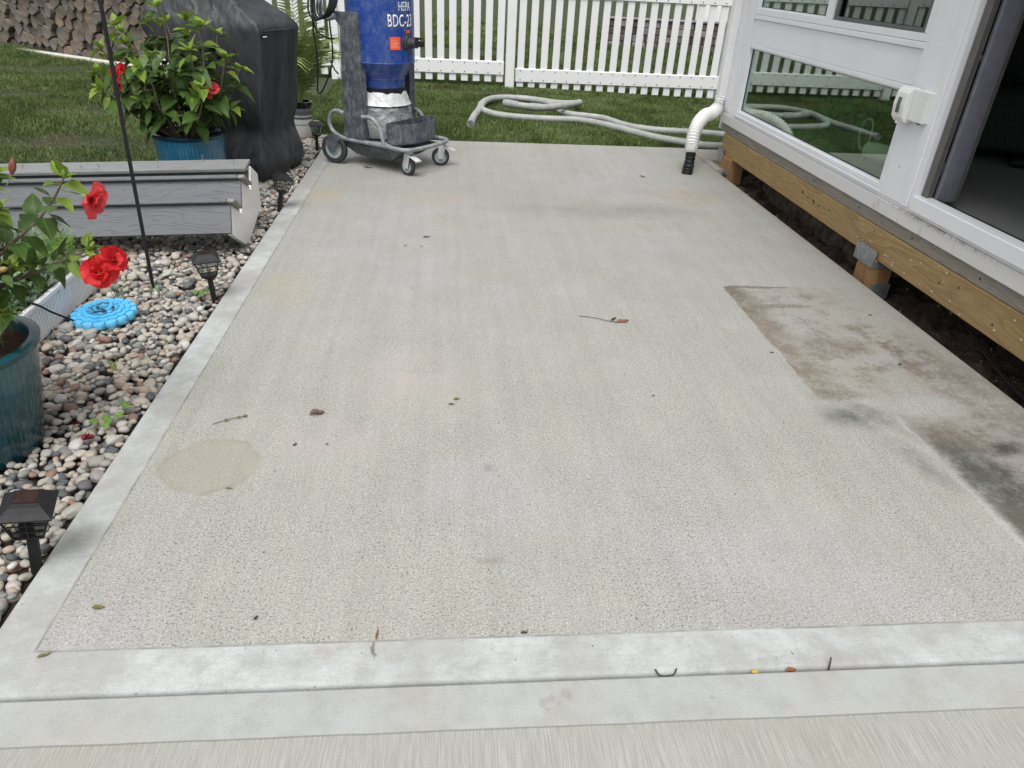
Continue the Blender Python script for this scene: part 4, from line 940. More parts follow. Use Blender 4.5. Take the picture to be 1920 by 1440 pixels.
# ------------------------------------------------------------------ covered grill
gr = thing('covered_grill', 'tall grill under a black weather cover beside the rear flower pots', 'grill', (-1.45, 5.82, -.02), 0)
aD = Vector((-.954, .30, 0)); bD = Vector((.30, .954, 0))
NA, NZ = 220, 90; vs = []
def cover_pt(t, z):
    A = .60+.40*float(sm(.55, 1.12, z)); B = .60; a0 = -.125*z/1.1; b0 = 0.0
    f = float(sm(1.08, 1.34, z)); 
    a0 += .30*f; A = A-.36*f; b0 += .10*f; B -= .20*f
    if z > 1.45: g2 = (z-1.45)/.08; a0 += .10*g2; A -= .2*g2; b0 += .05*g2; B -= .1*g2
    w_, d_ = A-a0 if False else A, B; r = .045; per = 2*(w_+d_); s = t*per
    # start at near corner (a=0,b=0) and go along -b? order: a side (front) then left, back, right
    if s < w_: a, b = s, 0; nrm = (0, -1)
    elif s < w_+d_: a, b = w_, s-w_; nrm = (1, 0)
    elif s < 2*w_+d_: a, b = w_-(s-w_-d_), d_; nrm = (0, 1)
    else: a, b = 0, d_-(s-2*w_-d_); nrm = (-1, 0)
    # round the corners
    cx_ = min(max(a, r), w_-r); cy_ = min(max(b, r), d_-r); dx, dy = a-cx_, b-cy_; L = math.hypot(dx, dy)
    if L > r: a, b = cx_+dx/L*r, cy_+dy/L*r; nrm = (dx/L, dy/L)
    low = 1-float(sm(.55, 1.05, z)); bulge = .045*math.exp(-((z-.12)/.13)**2)-.035*math.exp(-((z-.36)/.10)**2)
    rip = low*.55+.45; s0 = s; s = s if s < w_+d_ else s-per+10.0
    fold = rip*(.012*math.sin(s*17+.7*z+.5*math.sin(z*3))+.007*math.sin(s*37+1.2*z+1)+.010*math.sin(s*7-1.2*z))+.004*math.sin(z*7+s*6)
    fold += .018*math.exp(-((z-.34+.2*math.sin(s*6))/.05)**2)*math.sin(s*24)*.6
    dd = bulge+fold*(1-f*.6)
    a += nrm[0]*dd+a0; b += nrm[1]*dd+b0
    p = aD*a+bD*b; return (p.x, p.y, z+.012*math.sin(s*14)*max(0, 1-z*6))
zs = list(np.linspace(0, 1.07, 62))+list(np.linspace(1.08, 1.34, 18))+list(np.linspace(1.36, 1.45, 6))+[1.49, 1.53]
for z in zs:
    for k_ in range(NA): vs.append(cover_pt(k_/NA, z))
fs = [(i*NA+k_, i*NA+(k_+1) % NA, (i+1)*NA+(k_+1) % NA, (i+1)*NA+k_) for i in range(len(zs)-1) for k_ in range(NA)]
fs.append(tuple(range((len(zs)-1)*NA, len(zs)*NA)))
MB().add(vs, fs).build('cover', M_COVER, gr, smooth=True)
# seam piping along the right end top edge and a small white tag
e1 = [Vector(cover_pt(1-(.02+q*.13), 1.082))+Vector((.006, -.004, .0)) for q in np.linspace(0, 1, 12)]
MB().tube(e1, .006, 8).build('seam_piping', M_COVER, gr, smooth=True)
pz = Vector(cover_pt(.985, 1.05)); tg = MB().box(-.002, .002, -.028, .028, -.010, .010).build('tag', M_BLACK, gr); tg.location = pz+Vector((.014, -.012, 0)); tg.rotation_euler = (0, 0, -.5)
cu_ = bpy.data.curves.new('tag_text', 'FONT'); cu_.body = 'Traeger'; 
bpy.data.curves.remove(cu_)
tx = MB().box(.0025, .0035, -.020, .020, -.004, .004).build('tag_print', M_WHITEP, gr); tx.location = tg.location; tx.rotation_euler = tg.rotation_euler
for (a_, b_) in ((.1, .1), (.1, .5), (.5, .1), (.5, .5)):
    p = aD*a_+bD*b_; MB().cyl((p.x, p.y, .02), (p.x, p.y, .12), .03, 12).build('leg', M_BLACKM, gr)

# ------------------------------------------------------------------ leaves
def leaf_mesh(name, mat, ser=0.06, fold=.22, curl=.25, wid=.34, n=7):
    vs = []; fs = []
    for i in range(n+1):
        t = i/n; w_ = wid*math.sin(PI*min(1, t**.72))**.9*(1-.25*t) if 0 < i < n else .0
        if 0 < i < n and i % 2: w_ *= 1+ser
        z = -curl*t*t; 
        for q in (-1, -.5, 0, .5, 1):
            vs.append((q*w_, t, z+abs(q)*w_*fold*(1.0)+.02*math.sin(9*t+q)))
    for i in range(n):
        for q in range(4):
            a = i*5+q; fs.append((a, a+1, a+6, a+5))
    me = bpy.data.meshes.new(name); me.from_pydata(vs, [], fs); me.update(); me.materials.append(mat)
    me.polygons.foreach_set('use_smooth', [True]*len(me.polygons)); return me
def orient(o, pos, d, up=Vector((0, 0, 1)), roll=0.0, s=.08, sx=1.0):
    d = d.normalized(); x = d.cross(up)
    if x.length < 1e-4: x = Vector((1, 0, 0))
    x.normalize(); z = x.cross(d); m = Matrix((x, d, z)).transposed().to_4x4()
    m = Matrix.Translation(pos) @ m @ Matrix.Rotation(roll, 4, 'Y') @ Matrix.Diagonal((s*sx, s, s, 1))
    o.matrix_local = m
LM = [leaf_mesh('leaf', M_LEAF, .10, .15+.1*i, .1+.14*i, .30+.03*i) for i in range(4)]; YM = [leaf_mesh('leaf', M_YLEAF, .12, .3+.15*i, .05+.15*i, .26+.03*i) for i in range(3)]
def petal_mesh(name, mat, seed):
    r = random.Random(seed); vs = []; fs = []; n, m_ = 7, 7; ph = r.random()*6; ph2 = r.random()*6
    for i in range(n+1):
        t = i/n; w_ = .10+.52*math.sin(min(t*1.15, 1)*PI*.62)
        for j in range(m_):
            q = j/(m_-1)*2-1; edge = t**2; ru = edge*(.13*math.sin(q*7+ph)+.08*math.sin(q*13+ph2))
            vs.append((q*w_*(1-.35*max(0, t-.8)*5*abs(q)), t*(1-.13*q*q*t), .12*t*t-.28*max(0, t-.55)**1*1.0+ru+.10*q*q))
    for i in range(n):
        for j in range(m_-1): a = i*m_+j; fs.append((a, a+1, a+m_+1, a+m_))
    me = bpy.data.meshes.new(name); me.from_pydata(vs, [], fs); me.update(); me.materials.append(mat)
    me.polygons.foreach_set('use_smooth', [True]*len(me.polygons)); return me
PM = [petal_mesh('petal', M_PETAL, i) for i in range(6)]; KM = [petal_mesh('petal', M_PINK, i+20) for i in range(4)]
def flower(parent, pos, axis, size, meshes, rnd, stem_from=None, name='flower', inner=7):
    axis = Vector(axis).normalized(); pos = Vector(pos); fl = MB().tube([pos-axis*size*.55, pos-axis*size*.25, pos], [size*.05, size*.13, size*.06], 8).build(name, M_CALYX, parent, smooth=True)
    u_ = axis.orthogonal().normalized(); v_ = axis.cross(u_)
    def pet(ang, elev, s):
        d = (u_*math.cos(ang)+v_*math.sin(ang))*math.cos(elev)+axis*math.sin(elev); o = bpy.data.objects.new('petal', rnd.choice(meshes)); COL.objects.link(o); o.parent = fl
        orient(o, pos-axis*size*.12, d, up=axis, roll=rnd.uniform(-.3, .3), s=s, sx=1.0)
    for i in range(5): pet(i*2*PI/5+rnd.uniform(-.15, .15), rnd.uniform(.05, .40), size*rnd.uniform(.92, 1.1))
    for i in range(inner): pet(i*2*PI/inner+rnd.uniform(-.4, .4), rnd.uniform(.65, 1.25), size*rnd.uniform(.45, .75))
    return fl
def bud(parent, base, tip, r, mat=None):
    b, t = Vector(base), Vector(tip); MB().tube([b, b+(t-b)*.3, b+(t-b)*.55, b+(t-b)*.8, t], [r*.35, r, r*1.02, r*.6, r*.1], 8).build('bud', mat or M_CALYX, parent, smooth=True)
class Counter: pass
def stem_leaves(parent, path, rnd, r0, r1, lsize, start=.35, every=.035, whorl_tip=5, down=.25, mature=1.0, offset=Vector((0, 0, 0)), sink=None):
    P = catmull(path, 6); n = len(P); L = [0]
    for i in range(1, n): L.append(L[-1]+(P[i]-P[i-1]).length)
    MB().tube(P, [r0+(r1-r0)*i/(n-1) for i in range(n)], 7).build('stem', M_STEM, parent, smooth=True)
    s = L[-1]*start; a = rnd.random()*6
    cnt = 0
    while s < L[-1]:
        i = next(j for j in range(1, n) if L[j] >= s); t = (s-L[i-1])/max(1e-6, L[i]-L[i-1]); p = P[i-1].lerp(P[i], t); d = (P[i]-P[i-1]).normalized()
        a += 2.4+rnd.uniform(-.4, .4); u_ = d.orthogonal().normalized(); v_ = d.cross(u_)
        o_ = u_*math.cos(a)+v_*math.sin(a); ld = (o_*.9+d*.45+Vector((0, 0, -down+rnd.uniform(-.2, .25)))).normalized()
        near_tip = s/L[-1] > .86; o = bpy.data.objects.new('leaf', rnd.choice(YM if near_tip and rnd.random() < .75 else LM)); COL.objects.link(o); o.parent = parent
        pl_ = p+o_*r1+ld*lsize*.12; orient(o, pl_, ld, roll=rnd.uniform(-.5, .5), s=lsize*rnd.uniform(.75, 1.15)*(.75 if near_tip else 1))
        s += every*rnd.uniform(.7, 1.3); cnt += 1
    tip = P[-1]; d = (P[-1]-P[-2]).normalized(); u_ = d.orthogonal().normalized(); v_ = d.cross(u_)
    for k_ in range(whorl_tip):
        a = k_*2*PI/whorl_tip+rnd.random(); el = rnd.uniform(.3, 1.0); ld = (u_*math.cos(a)+v_*math.sin(a))*math.cos(el)+d*math.sin(el)
        o = bpy.data.objects.new('leaf', rnd.choice(YM)); COL.objects.link(o); o.parent = parent; orient(o, tip, ld, roll=rnd.uniform(-.3, .3), s=lsize*rnd.uniform(.45, .85)); cnt += 1
    return cnt

def pot(parent, c, rt, rb, h, mat, rimmat, rim=.03, soil=.05, belly=0.0):
    prof = [(.001, .0), (rb, .0), (rb+.006, .01)]+[(rb+(rt-rb)*t**.85+belly*math.sin(t*PI), .01+(h-.035)*t) for t in np.linspace(.1, 1, 9)]
    b = MB().lathe(prof, (0, 0), 72).build('pot', mat, parent, smooth=True); b.location = c
    rr = MB().lathe([(rt, h-.028), (rt+.010, h-.020), (rt+.012, h-.005), (rt+.004, h), (rt-.020, h), (rt-.026, h-.008), (rt-.03, h-.10)], (0, 0), 72).build('rim', rimmat, b, smooth=True)
    n = 40; vs = [(0, 0, h-soil)]; fs = []
    for j, q in enumerate((.35, .7, 1.0)):
        for i in range(n): vs.append(((rt-.024)*q*math.cos(2*PI*i/n), (rt-.024)*q*math.sin(2*PI*i/n), h-soil+.012*math.sin(i*1.7+j)))
    for i in range(n): fs.append((0, 1+i, 1+(i+1) % n))
    for j in range(2):
        for i in range(n): fs.append((1+j*n+i, 1+j*n+(i+1) % n, 1+(j+1)*n+(i+1) % n, 1+(j+1)*n+i))
    MB().add(vs, fs).build('potting_soil', M_BARK, b, smooth=True)
    return b
M_BARK = soil_mat('bark_mulch', (.030, .014, .009), (.095, .045, .028), (.14, .08, .05), 45)

# front hibiscus in the teal pot
rf = random.Random(12)
fx = thing('potted_hibiscus', 'front hibiscus with two large red blooms in a tall teal glazed pot', 'potted plant', (-1.58, 2.2, -.03))
pot(fx, (-.06, .02, 0), .250, .172, .42, M_TEAL, M_TEALRIM)
O_ = Vector((-1.58, 2.2, -.03)); W_ = lambda *p: Vector(p)-O_
stemsF = [
    [W_(-1.60, 2.22, .38), W_(-1.56, 2.25, .50), W_(-1.473, 2.3, .561), W_(-1.373, 2.31, .600), W_(-1.278, 2.31, .643), W_(-1.204, 2.30, .675), W_(-1.150, 2.29, .70)],
    [W_(-1.62, 2.20, .38), W_(-1.50, 2.25, .60), W_(-1.412, 2.28, .689), W_(-1.345, 2.3, .744), W_(-1.275, 2.3, .802), W_(-1.215, 2.3, .866), W_(-1.170, 2.3, .930)],
    [W_(-1.60, 2.18, .38), W_(-1.56, 2.2, .62), W_(-1.49, 2.24, .78), W_(-1.42, 2.27, .86), W_(-1.375, 2.3, .93)],
    [W_(-1.56, 2.16, .38), W_(-1.52, 2.18, .46), W_(-1.47, 2.2, .50), W_(-1.42, 2.2, .515)],
    [W_(-1.60, 2.2, .38), W_(-1.54, 2.28, .50), W_(-1.46, 2.36, .56), W_(-1.40, 2.42, .60)],
    [W_(-1.62, 2.2, .38), W_(-1.60, 2.15, .55), W_(-1.52, 2.1, .66), W_(-1.46, 2.08, .72)],
    [W_(-1.64, 2.2, .38), W_(-1.72, 2.2, .6), W_(-1.78, 2.2, .80), W_(-1.80, 2.2, .95)],
    [W_(-1.58, 2.2, .38), W_(-1.50, 2.22, .56), W_(-1.44, 2.24, .62), W_(-1.37, 2.25, .66)],
    [W_(-1.60, 2.2, .38), W_(-1.53, 2.3, .66), W_(-1.48, 2.34, .76), W_(-1.43, 2.36, .80)],
    [W_(-1.6, 2.25, .38), W_(-1.66, 2.4, .55), W_(-1.7, 2.5, .72), W_(-1.66, 2.5, .86)]]
for i, p_ in enumerate(stemsF): stem_leaves(fx, p_, rf, .008, .0030, .082 if i != 3 else .085, start=.16 if i in (0, 1) else .3, every=.017, whorl_tip=5)
p0 = W_(-1.165, 2.3, .885); p1 = W_(-1.105, 2.28, .878)
MB().tube([W_(-1.19, 2.3, .89), p0, p1], .0022, 6).build('stem', M_GSTEM, fx, smooth=True)
flower(fx, W_(-1.088, 2.27, .872), (.85, -.15, -.28), .062, KM, rf, name='flower', inner=9)
flower(fx, W_(-1.118, 2.25, .640), (.35, -.75, .35), .056, PM, rf, name='flower', inner=6); flower(fx, W_(-1.075, 2.28, .672), (.75, -.3, .45), .046, PM, rf, name='flower', inner=4)
MB().tube([W_(-1.16, 2.29, .70), W_(-1.135, 2.27, .665)], .002, 6).build('stem', M_GSTEM, fx)
MB().tube([W_(-1.345, 2.3, .90), W_(-1.318, 2.3, .935)], .002, 6).build('stem', M_GSTEM, fx); bud(fx, W_(-1.320, 2.3, .935), W_(-1.303, 2.3, .985), .011, simple('red_green_bud', (.22, .07, .05), .6, var=.5, scale=60))
bud(fx, W_(-1.170, 2.3, .93), W_(-1.165, 2.3, .965), .006); bud(fx, W_(-1.15, 2.29, .70), W_(-1.125, 2.29, .73), .007); bud(fx, W_(-1.42, 2.25, .64), W_(-1.385, 2.24, .655), .009, simple('faded_bud', (.42, .30, .12), .7))

# rear hibiscus in the blue pot
rr_ = random.Random(3)
rx_ = thing('potted_hibiscus', 'bushy hibiscus in a blue streaked pot behind the grey steps', 'potted plant', (-1.83, 5.42, -.02))
pot(rx_, (0, 0, 0), .235, .185, .455, M_BLUEPOT, M_BLUERIM, belly=.01)
cnt = 0
for i in range(21):
    a = i*2.4+rr_.uniform(-.3, .3); q = (i+.5)/21; R_ = .10+.40*math.sqrt(q); H_ = 1.16-.42*q**1.5+rr_.uniform(-.06, .06)
    if i == 2: R_, H_ = .10, 1.24
    tx_, ty_ = R_*math.cos(a)-.04, R_*math.sin(a)*.8; b_ = Vector((.07*math.cos(a), .07*math.sin(a), .40)); tpt = Vector((tx_, ty_, H_))
    mid = b_.lerp(tpt, .45)+Vector((.06*math.cos(a), .06*math.sin(a), .02)); cnt += stem_leaves(rx_, [b_, mid, b_.lerp(tpt, .8)+Vector((.02, 0, .0)), tpt], rr_, .008, .003, .140, start=.30, every=.060, whorl_tip=5, down=.40)
print('rear leaves', cnt)
for i in range(6):
    a = i*1.05; b_ = Vector((.06*math.cos(a), .06*math.sin(a), .40)); tpt = Vector((.33*math.cos(a), .30*math.sin(a), .62+.05*(i % 3))); cnt += stem_leaves(rx_, [b_, b_.lerp(tpt, .5)+Vector((0, 0, .06)), tpt], rr_, .006, .003, .13, start=.35, every=.06, whorl_tip=3, down=.5)
def inner_leaves(name, parent, cen, ext, n, size, seed, mat):
    r = random.Random(seed); src = LM[1]; base = np.array([v.co[:] for v in src.vertices]); fc = np.array([list(p.vertices) for p in src.polygons]); V = []; F = []
    for i in range(n):
        d = Vector((r.gauss(0, 1), r.gauss(0, 1), r.gauss(0, 1))).normalized()*r.random()**.45; p = Vector((cen[0]+d.x*ext[0], cen[1]+d.y*ext[1], cen[2]+d.z*ext[2])); ld = Vector((d.x+r.uniform(-.6, .6), d.y+r.uniform(-.6, .6), r.uniform(-.7, .4))).normalized(); x = ld.cross(Vector((0, 0, 1))).normalized(); z = x.cross(ld); s_ = size*r.uniform(.6, 1.1); M_ = np.array([x, ld, z])*s_; V.append(base @ M_+np.array(p)); F.append(fc+len(base)*i)
    me = bpy.data.meshes.new(name); V = np.concatenate(V); F = np.concatenate(F); return stuff(npmesh(name, V, [F], mat, parent, True))
M_LEAFD = simple('inner_hibiscus_leaf', (.060, .115, .024), .5, var=.45, scale=14)
inner_leaves('inner_leaves', rx_, (-.04, 0, .80), (.36, .30, .30), 190, .12, 4, M_LEAFD)
flower(rx_, (-.33, -.20, .835), (-.6, -.7, .1), .055, PM, rr_, inner=4); flower(rx_, (-.29, -.18, .88), (-.3, -.7, .3), .035, PM, rr_, inner=3); flower(rx_, (-.33, -.2, .77), (-.5, -.8, -.1), .035, PM, rr_, inner=3)
flower(rx_, (.27, -.18, .775), (.4, -.8, .3), .045, KM, rr_, inner=4); flower(rx_, (.24, -.20, .735), (-.3, -.8, -.3), .028, KM, rr_, inner=2)

# ------------------------------------------------------------------ white trough planter with herbs
pb = thing('planter_box', 'long white ribbed trough planter full of herbs beside the blue disc', 'planter', (-1.84, 3.05, -.02))
L0, L1 = -.50, .58
m = MB(); m.box(-.20, -.185, L0, L1, 0, .15).box(-.013, 0, L0, L1, 0, .15).box(-.185, -.013, L0, L0+.012, 0, .15).box(-.185, -.013, L1-.012, L1, 0, .15).box(-.185, -.013, L0+.012, L1-.012, 0, .012); m.build('trough', M_VINYL, pb)
m = MB(); m.box(-.212, -.188, L0-.01, L1+.01, .1505, .172).box(-.012, .012, L0-.01, L1+.01, .1505, .172).box(-.188, -.012, L0-.01, L0+.012, .1505, .172).box(-.188, -.012, L1-.012, L1+.01, .1505, .172); m.build('trough_rim', M_VINYL, pb, bev=.003)
rib0 = MB().box(0.0002, .005, -.006, .006, .008, .135).build('rib', M_VINYL, pb, bev=.0015); n = 0
for y in np.arange(L0+.02, L1-.01, .024):
    o = rib0 if n == 0 else rib0.copy()
    if n: COL.objects.link(o); o.parent = pb
    o.location = (0, y, 0); n += 1
MB().box(-.185, -.013, L0+.013, L1-.013, .10, .13).build('potting_soil', M_BARK, pb)
def herb_mass(name, cen, ext, n, ln, wd, mat, seed, parent, updir=.7):
    r = np.random.RandomState(seed); p = np.array(cen)+np.array(ext)*(r.rand(n, 3)*2-1); d = r.randn(n, 3); d[:, 2] = np.abs(d[:, 2])*updir+.2; d /= np.linalg.norm(d, axis=1)[:, None]
    s = np.cross(d, r.randn(n, 3)); s /= np.linalg.norm(s, axis=1)[:, None]; L = ln*(.6+.8*r.rand(n))[:, None]; w_ = wd*(.7+.6*r.rand(n))[:, None]
    A = p; B = p+d*L*.5+s*w_; Cc = p+d*L; D = p+d*L*.5-s*w_; V = np.stack([A, B, Cc, D], 1).reshape(-1, 3); i = np.arange(n)*4
    o = npmesh(name, V, [np.stack([i, i+1, i+2, i+3], 1)], mat, parent, False, {'tone': np.repeat(r.rand(n), 4)}); return stuff(o)
def herbm(name, a, b):
    k = NT(name); k.base(k.mix(k.attr('tone'), a, b)); k.set(Roughness=.6); return k.m
M_DILL = herbm('bright_herb', (.10, .22, .03), (.24, .38, .07)); M_SAGE = herbm('grey_green_herb', (.10, .15, .09), (.26, .33, .24)); M_MID = herbm('mid_green_herb', (.05, .11, .03), (.12, .22, .06))
herb_mass('dill', (-.10, .42, .24), (.09, .14, .10), 1500, .05, .0022, M_DILL, 1, pb); herb_mass('sage', (-.10, .12, .20), (.09, .18, .07), 420, .045, .011, M_SAGE, 2, pb); herb_mass('parsley', (-.10, -.12, .20), (.10, .22, .06), 700, .03, .008, M_MID, 3, pb)
herb_mass('sage', (-.12, .30, .17), (.09, .26, .05), 300, .045, .010, M_SAGE, 5, pb); herb_mass('fern_sprigs', (-.10, .30, .36), (.07, .20, .05), 400, .06, .0016, M_SAGE, 4, pb, 1.6)

# blue flower stepping stone
bd = thing('garden_disc', 'bright blue flower shaped stepping stone lying on the river stones', 'stepping stone', (-1.655, 3.285, .002)); bd.rotation_euler = (.03, -.04, .4)
k = NT('blue_painted_stone'); X, Y, Z = k.sep(); rd = k.math('SQRT', k.math('ADD', k.math('MULTIPLY', X, X), k.math('MULTIPLY', Y, Y)))
c = k.mix(k.mr(k.noise(20, 4, .6), .3, .7), (.045, .33, .62), (.10, .46, .74)); c = k.mix(k.mr(rd, .10, .145, 0, .35), c, (.20, .55, .78)); k.base(c); k.set(Roughness=.5); M_BLUE = k.m
k = NT('blue_stone_grime'); X, Y, Z = k.sep(); rd = k.math('SQRT', k.math('ADD', k.math('MULTIPLY', X, X), k.math('MULTIPLY', Y, Y)))
c = k.mix(k.mr(k.noise(20, 4, .6), .3, .7), (.045, .33, .62), (.10, .46, .74)); c = k.mix(k.math('MULTIPLY', k.mr(k.noise(38, 4, .7), .47, .53), k.mr(rd, .055, .085, .92, 0)), c, (.012, .010, .010)); k.base(c); k.set(Roughness=.6); M_BLUEG = k.m
def scal(n, R, amp, z0, z1, mat, name, rot=0, dome=.006):
    vs = []; N = n*10
    for (q, z) in ((.0, z0), (.97, z0), (1.0, z0+.005), (1.0, z1-.006), (.97, z1)):
        for i in range(N):
            a = 2*PI*i/N+rot; r = R*(1-amp+amp*abs(math.sin(n*(a-rot)/2))**.6)*q if q else .001; vs.append((r*math.cos(a), r*math.sin(a), z))
    for q in (.80, .45): 
        for i in range(N): a = 2*PI*i/N+rot; r = R*q; vs.append((r*math.cos(a), r*math.sin(a), z1+dome*(1-q)))
    m = MB(); fs = [(j*N+i, j*N+(i+1) % N, (j+1)*N+(i+1) % N, (j+1)*N+i) for j in range(6) for i in range(N)]; fs.append(tuple(range(6*N, 7*N))); m.add(vs, fs); return m.build(name, mat, bd, smooth=True)
M_LINE = simple('dark_groove', (.01, .05, .10), .8)
scal(16, .148, .09, -.012, .020, M_BLUE, 'outer_petals'); scal(16, .122, .10, .021, .0265, M_BLUE, 'petal_ring', .2, .002); scal(14, .097, .12, .027, .032, M_BLUE, 'petal_ring', .0, .002); scal(12, .073, .14, .033, .0375, M_BLUEG, 'petal_ring', .2, .002); scal(9, .050, .16, .038, .0425, M_BLUEG, 'petal_ring', .1, .001); scal(7, .028, .2, .043, .0465, M_BLUEG, 'petal_ring', 0, .001)
gm = MB()
for i in range(16):
    a = 2*PI*i/16; gm.tube([(.124*math.cos(a), .124*math.sin(a), .0213), (.139*math.cos(a), .139*math.sin(a), .0208)], .0012, 5)
gm.build('groove', M_LINE, bd)

# shepherd hook
sh_ = thing('shepherd_hook', 'thin black shepherd hook pole stuck in the river stones', 'pole', (-1.576, 3.695, -.06))
MB().tube(catmull([(0, 0, 0), (.024, 0, .7), (.050, 0, 1.40), (.068, 0, 1.95), (.06, 0, 2.10), (.0, 0, 2.18), (-.08, 0, 2.12), (-.10, 0, 2.02), (-.13, 0, 2.0)], 8), .0095, 10).build('pole', M_BLACKM, sh_, smooth=True)
MB().tube([(.0495, .004, 1.385), (.0505, .004, 1.415)], .014, 12).build('collar', M_BLACKM, sh_, smooth=True); MB().tube([(.035, 0, 1.0), (.0365, 0, 1.04)], .0125, 12).build('collar', M_BLACKM, sh_, smooth=True)

# ------------------------------------------------------------------ solar path lights
def make_light(label, loc, tilt, rz):
    t = thing('solar_light', label, 'solar light', loc, 0, 'black solar path lights along the patio edge'); t.rotation_euler = Euler((tilt[0], tilt[1], rz), 'XYZ'); return t
def light_parts(t):
    MB().box(-.013, .013, -.013, .013, -.03, .148).build('stake', M_BLACK, t, bev=.002)
    MB().add([(-.020, -.020, .142), (.020, -.020, .142), (.020, .020, .142), (-.020, .020, .142), (-.036, -.036, .158), (.036, -.036, .158), (.036, .036, .158), (-.036, .036, .158)], [(3, 2, 1, 0), (4, 5, 6, 7), (0, 1, 5, 4), (1, 2, 6, 5), (2, 3, 7, 6), (3, 0, 4, 7)]).build('lantern_base', M_BLACK, t, bev=.001)
    lc = MB()
    def lerp(a, b, q): return tuple(a[i]+(b[i]-a[i])*q for i in range(3))
    zb, zt, rb, rt = .158, .243, .034, .056
    cb_ = [(-rb, -rb, zb), (rb, -rb, zb), (rb, rb, zb), (-rb, rb, zb)]; ct_ = [(-rt, -rt, zt), (rt, -rt, zt), (rt, rt, zt), (-rt, rt, zt)]
    for i in range(4):
        j = (i+1) % 4; lc.tube([cb_[i], ct_[i]], .0034, 4)
        for q in (.0, .33, .67, 1.0): lc.tube([lerp(cb_[i], ct_[i], q), lerp(cb_[j], ct_[j], q)], .0022 if 0 < q < 1 else .003, 4)
        lc.tube([lerp(cb_[i], cb_[j], .5), lerp(ct_[i], ct_[j], .5)], .0022, 4); 
    lc.build('lantern_cage', M_BLACK, t)
    pm = MB(); s_ = .93
    for i in range(4):
        j = (i+1) % 4; A, B, C_, D = cb_[i], cb_[j], ct_[j], ct_[i]; F = lambda p: (p[0]*s_, p[1]*s_, p[2]); pm.add([F(A), F(B), F(C_), F(D)], [(0, 1, 2, 3)])
    pm.build('clear_panes', M_CLEAR, t)
    MB().cyl((0, 0, .20), (0, 0, .24), .012, 12).build('bulb', simple('led_bulb', (.75, .75, .65), .3), t, smooth=True)
    n = 6; vs = []
    prof = [(.058, .242), (.064, .240), (.065, .2455), (.050, .258), (.038, .270), (.033, .277), (.031, .278)]
    for r, z in prof: 
        for q in range(4):
            a = PI/4+q*PI/2
            vs.append((r*1.414*math.cos(a), r*1.414*math.sin(a), z))
    fs = [(i*4+q, i*4+(q+1) % 4, (i+1)*4+(q+1) % 4, (i+1)*4+q) for i in range(len(prof)-1) for q in range(4)]+[(24, 25, 26, 27), (3, 2, 1, 0)]
    MB().add(vs, fs).build('roof', M_BLACK, t)
    MB().box(-.027, .027, -.027, .027, .2782, .2795).build('solar_panel', simple('solar_cell', (.035, .018, .016), .12, var=.3, scale=60), t)
l1 = make_light('nearest solar path light, close to the teal pot', (-1.185, 1.60, -.03), (.02, .16, ), .28); light_parts(l1)
for lab, loc, tilt, rz in (('solar path light between the shepherd hook and the patio edge', (-1.20, 3.50, -.03), (-.02, -.03), .35), ('solar path light at the corner of the grey steps', (-1.185, 5.06, -.03), (.0, .22), .5), ('farthest solar path light, beside the striped pot', (-1.21, 6.95, -.03), (0, .05), .25)):
    c_ = l1.copy(); COL.objects.link(c_); c_['label'] = lab; c_.location = loc; c_.rotation_euler = (tilt[0], tilt[1], rz)
    for ch in list(l1.children): d_ = ch.copy(); COL.objects.link(d_); d_.parent = c_

# ------------------------------------------------------------------ palm in striped pot
pp = thing('potted_palm', 'small palm in a black and white striped pot behind the covered grill', 'potted plant', (-1.44, 7.56, -.03))
k = NT('striped_pot'); X, Y, Z = k.sep(); ang = k.math('ARCTAN2', Y, X); wv = k.math('MULTIPLY', k.math('SINE', k.math('MULTIPLY', ang, 40)), .007)
zz = k.math('ADD', Z, k.math('MULTIPLY', wv, k.mr(Z, .14, .20)))
c = k.ramp(k.math('DIVIDE', zz, .36), [(0, (.62, .62, .60)), (.36, (.30, .31, .31)), (.40, (.62, .62, .60)), (.52, (.03, .03, .035)), (.58, (.55, .55, .54)), (.62, (.10, .105, .11)), (.74, (.16, .165, .165)), (.80, (.008, .008, .009))], 'CONSTANT')
k.base(c); k.set(Roughness=.22); MP = k.m
MB().lathe([(.001, 0), (.082, .0), (.090, .03), (.102, .10), (.108, .20), (.106, .28), (.104, .30), (.112, .305), (.114, .345), (.100, .347), (.098, .30)], (0, 0), 48).build('pot', MP, pp, smooth=True)
MB().lathe([(.001, .0), (.10, .0), (.118, .02), (.114, .028), (.09, .012)], (0, 0), 40).build('saucer', simple('terracotta_saucer', (.20, .10, .065), .7), pp, smooth=True).location = (0, 0, -.004)
MB().lathe([(.001, .318), (.099, .312)], (0, 0), 24).build('potting_soil', M_BARK, pp)
M_FROND = herbm('palm_leaflet', (.10, .15, .035), (.24, .28, .09)); rp = random.Random(8)
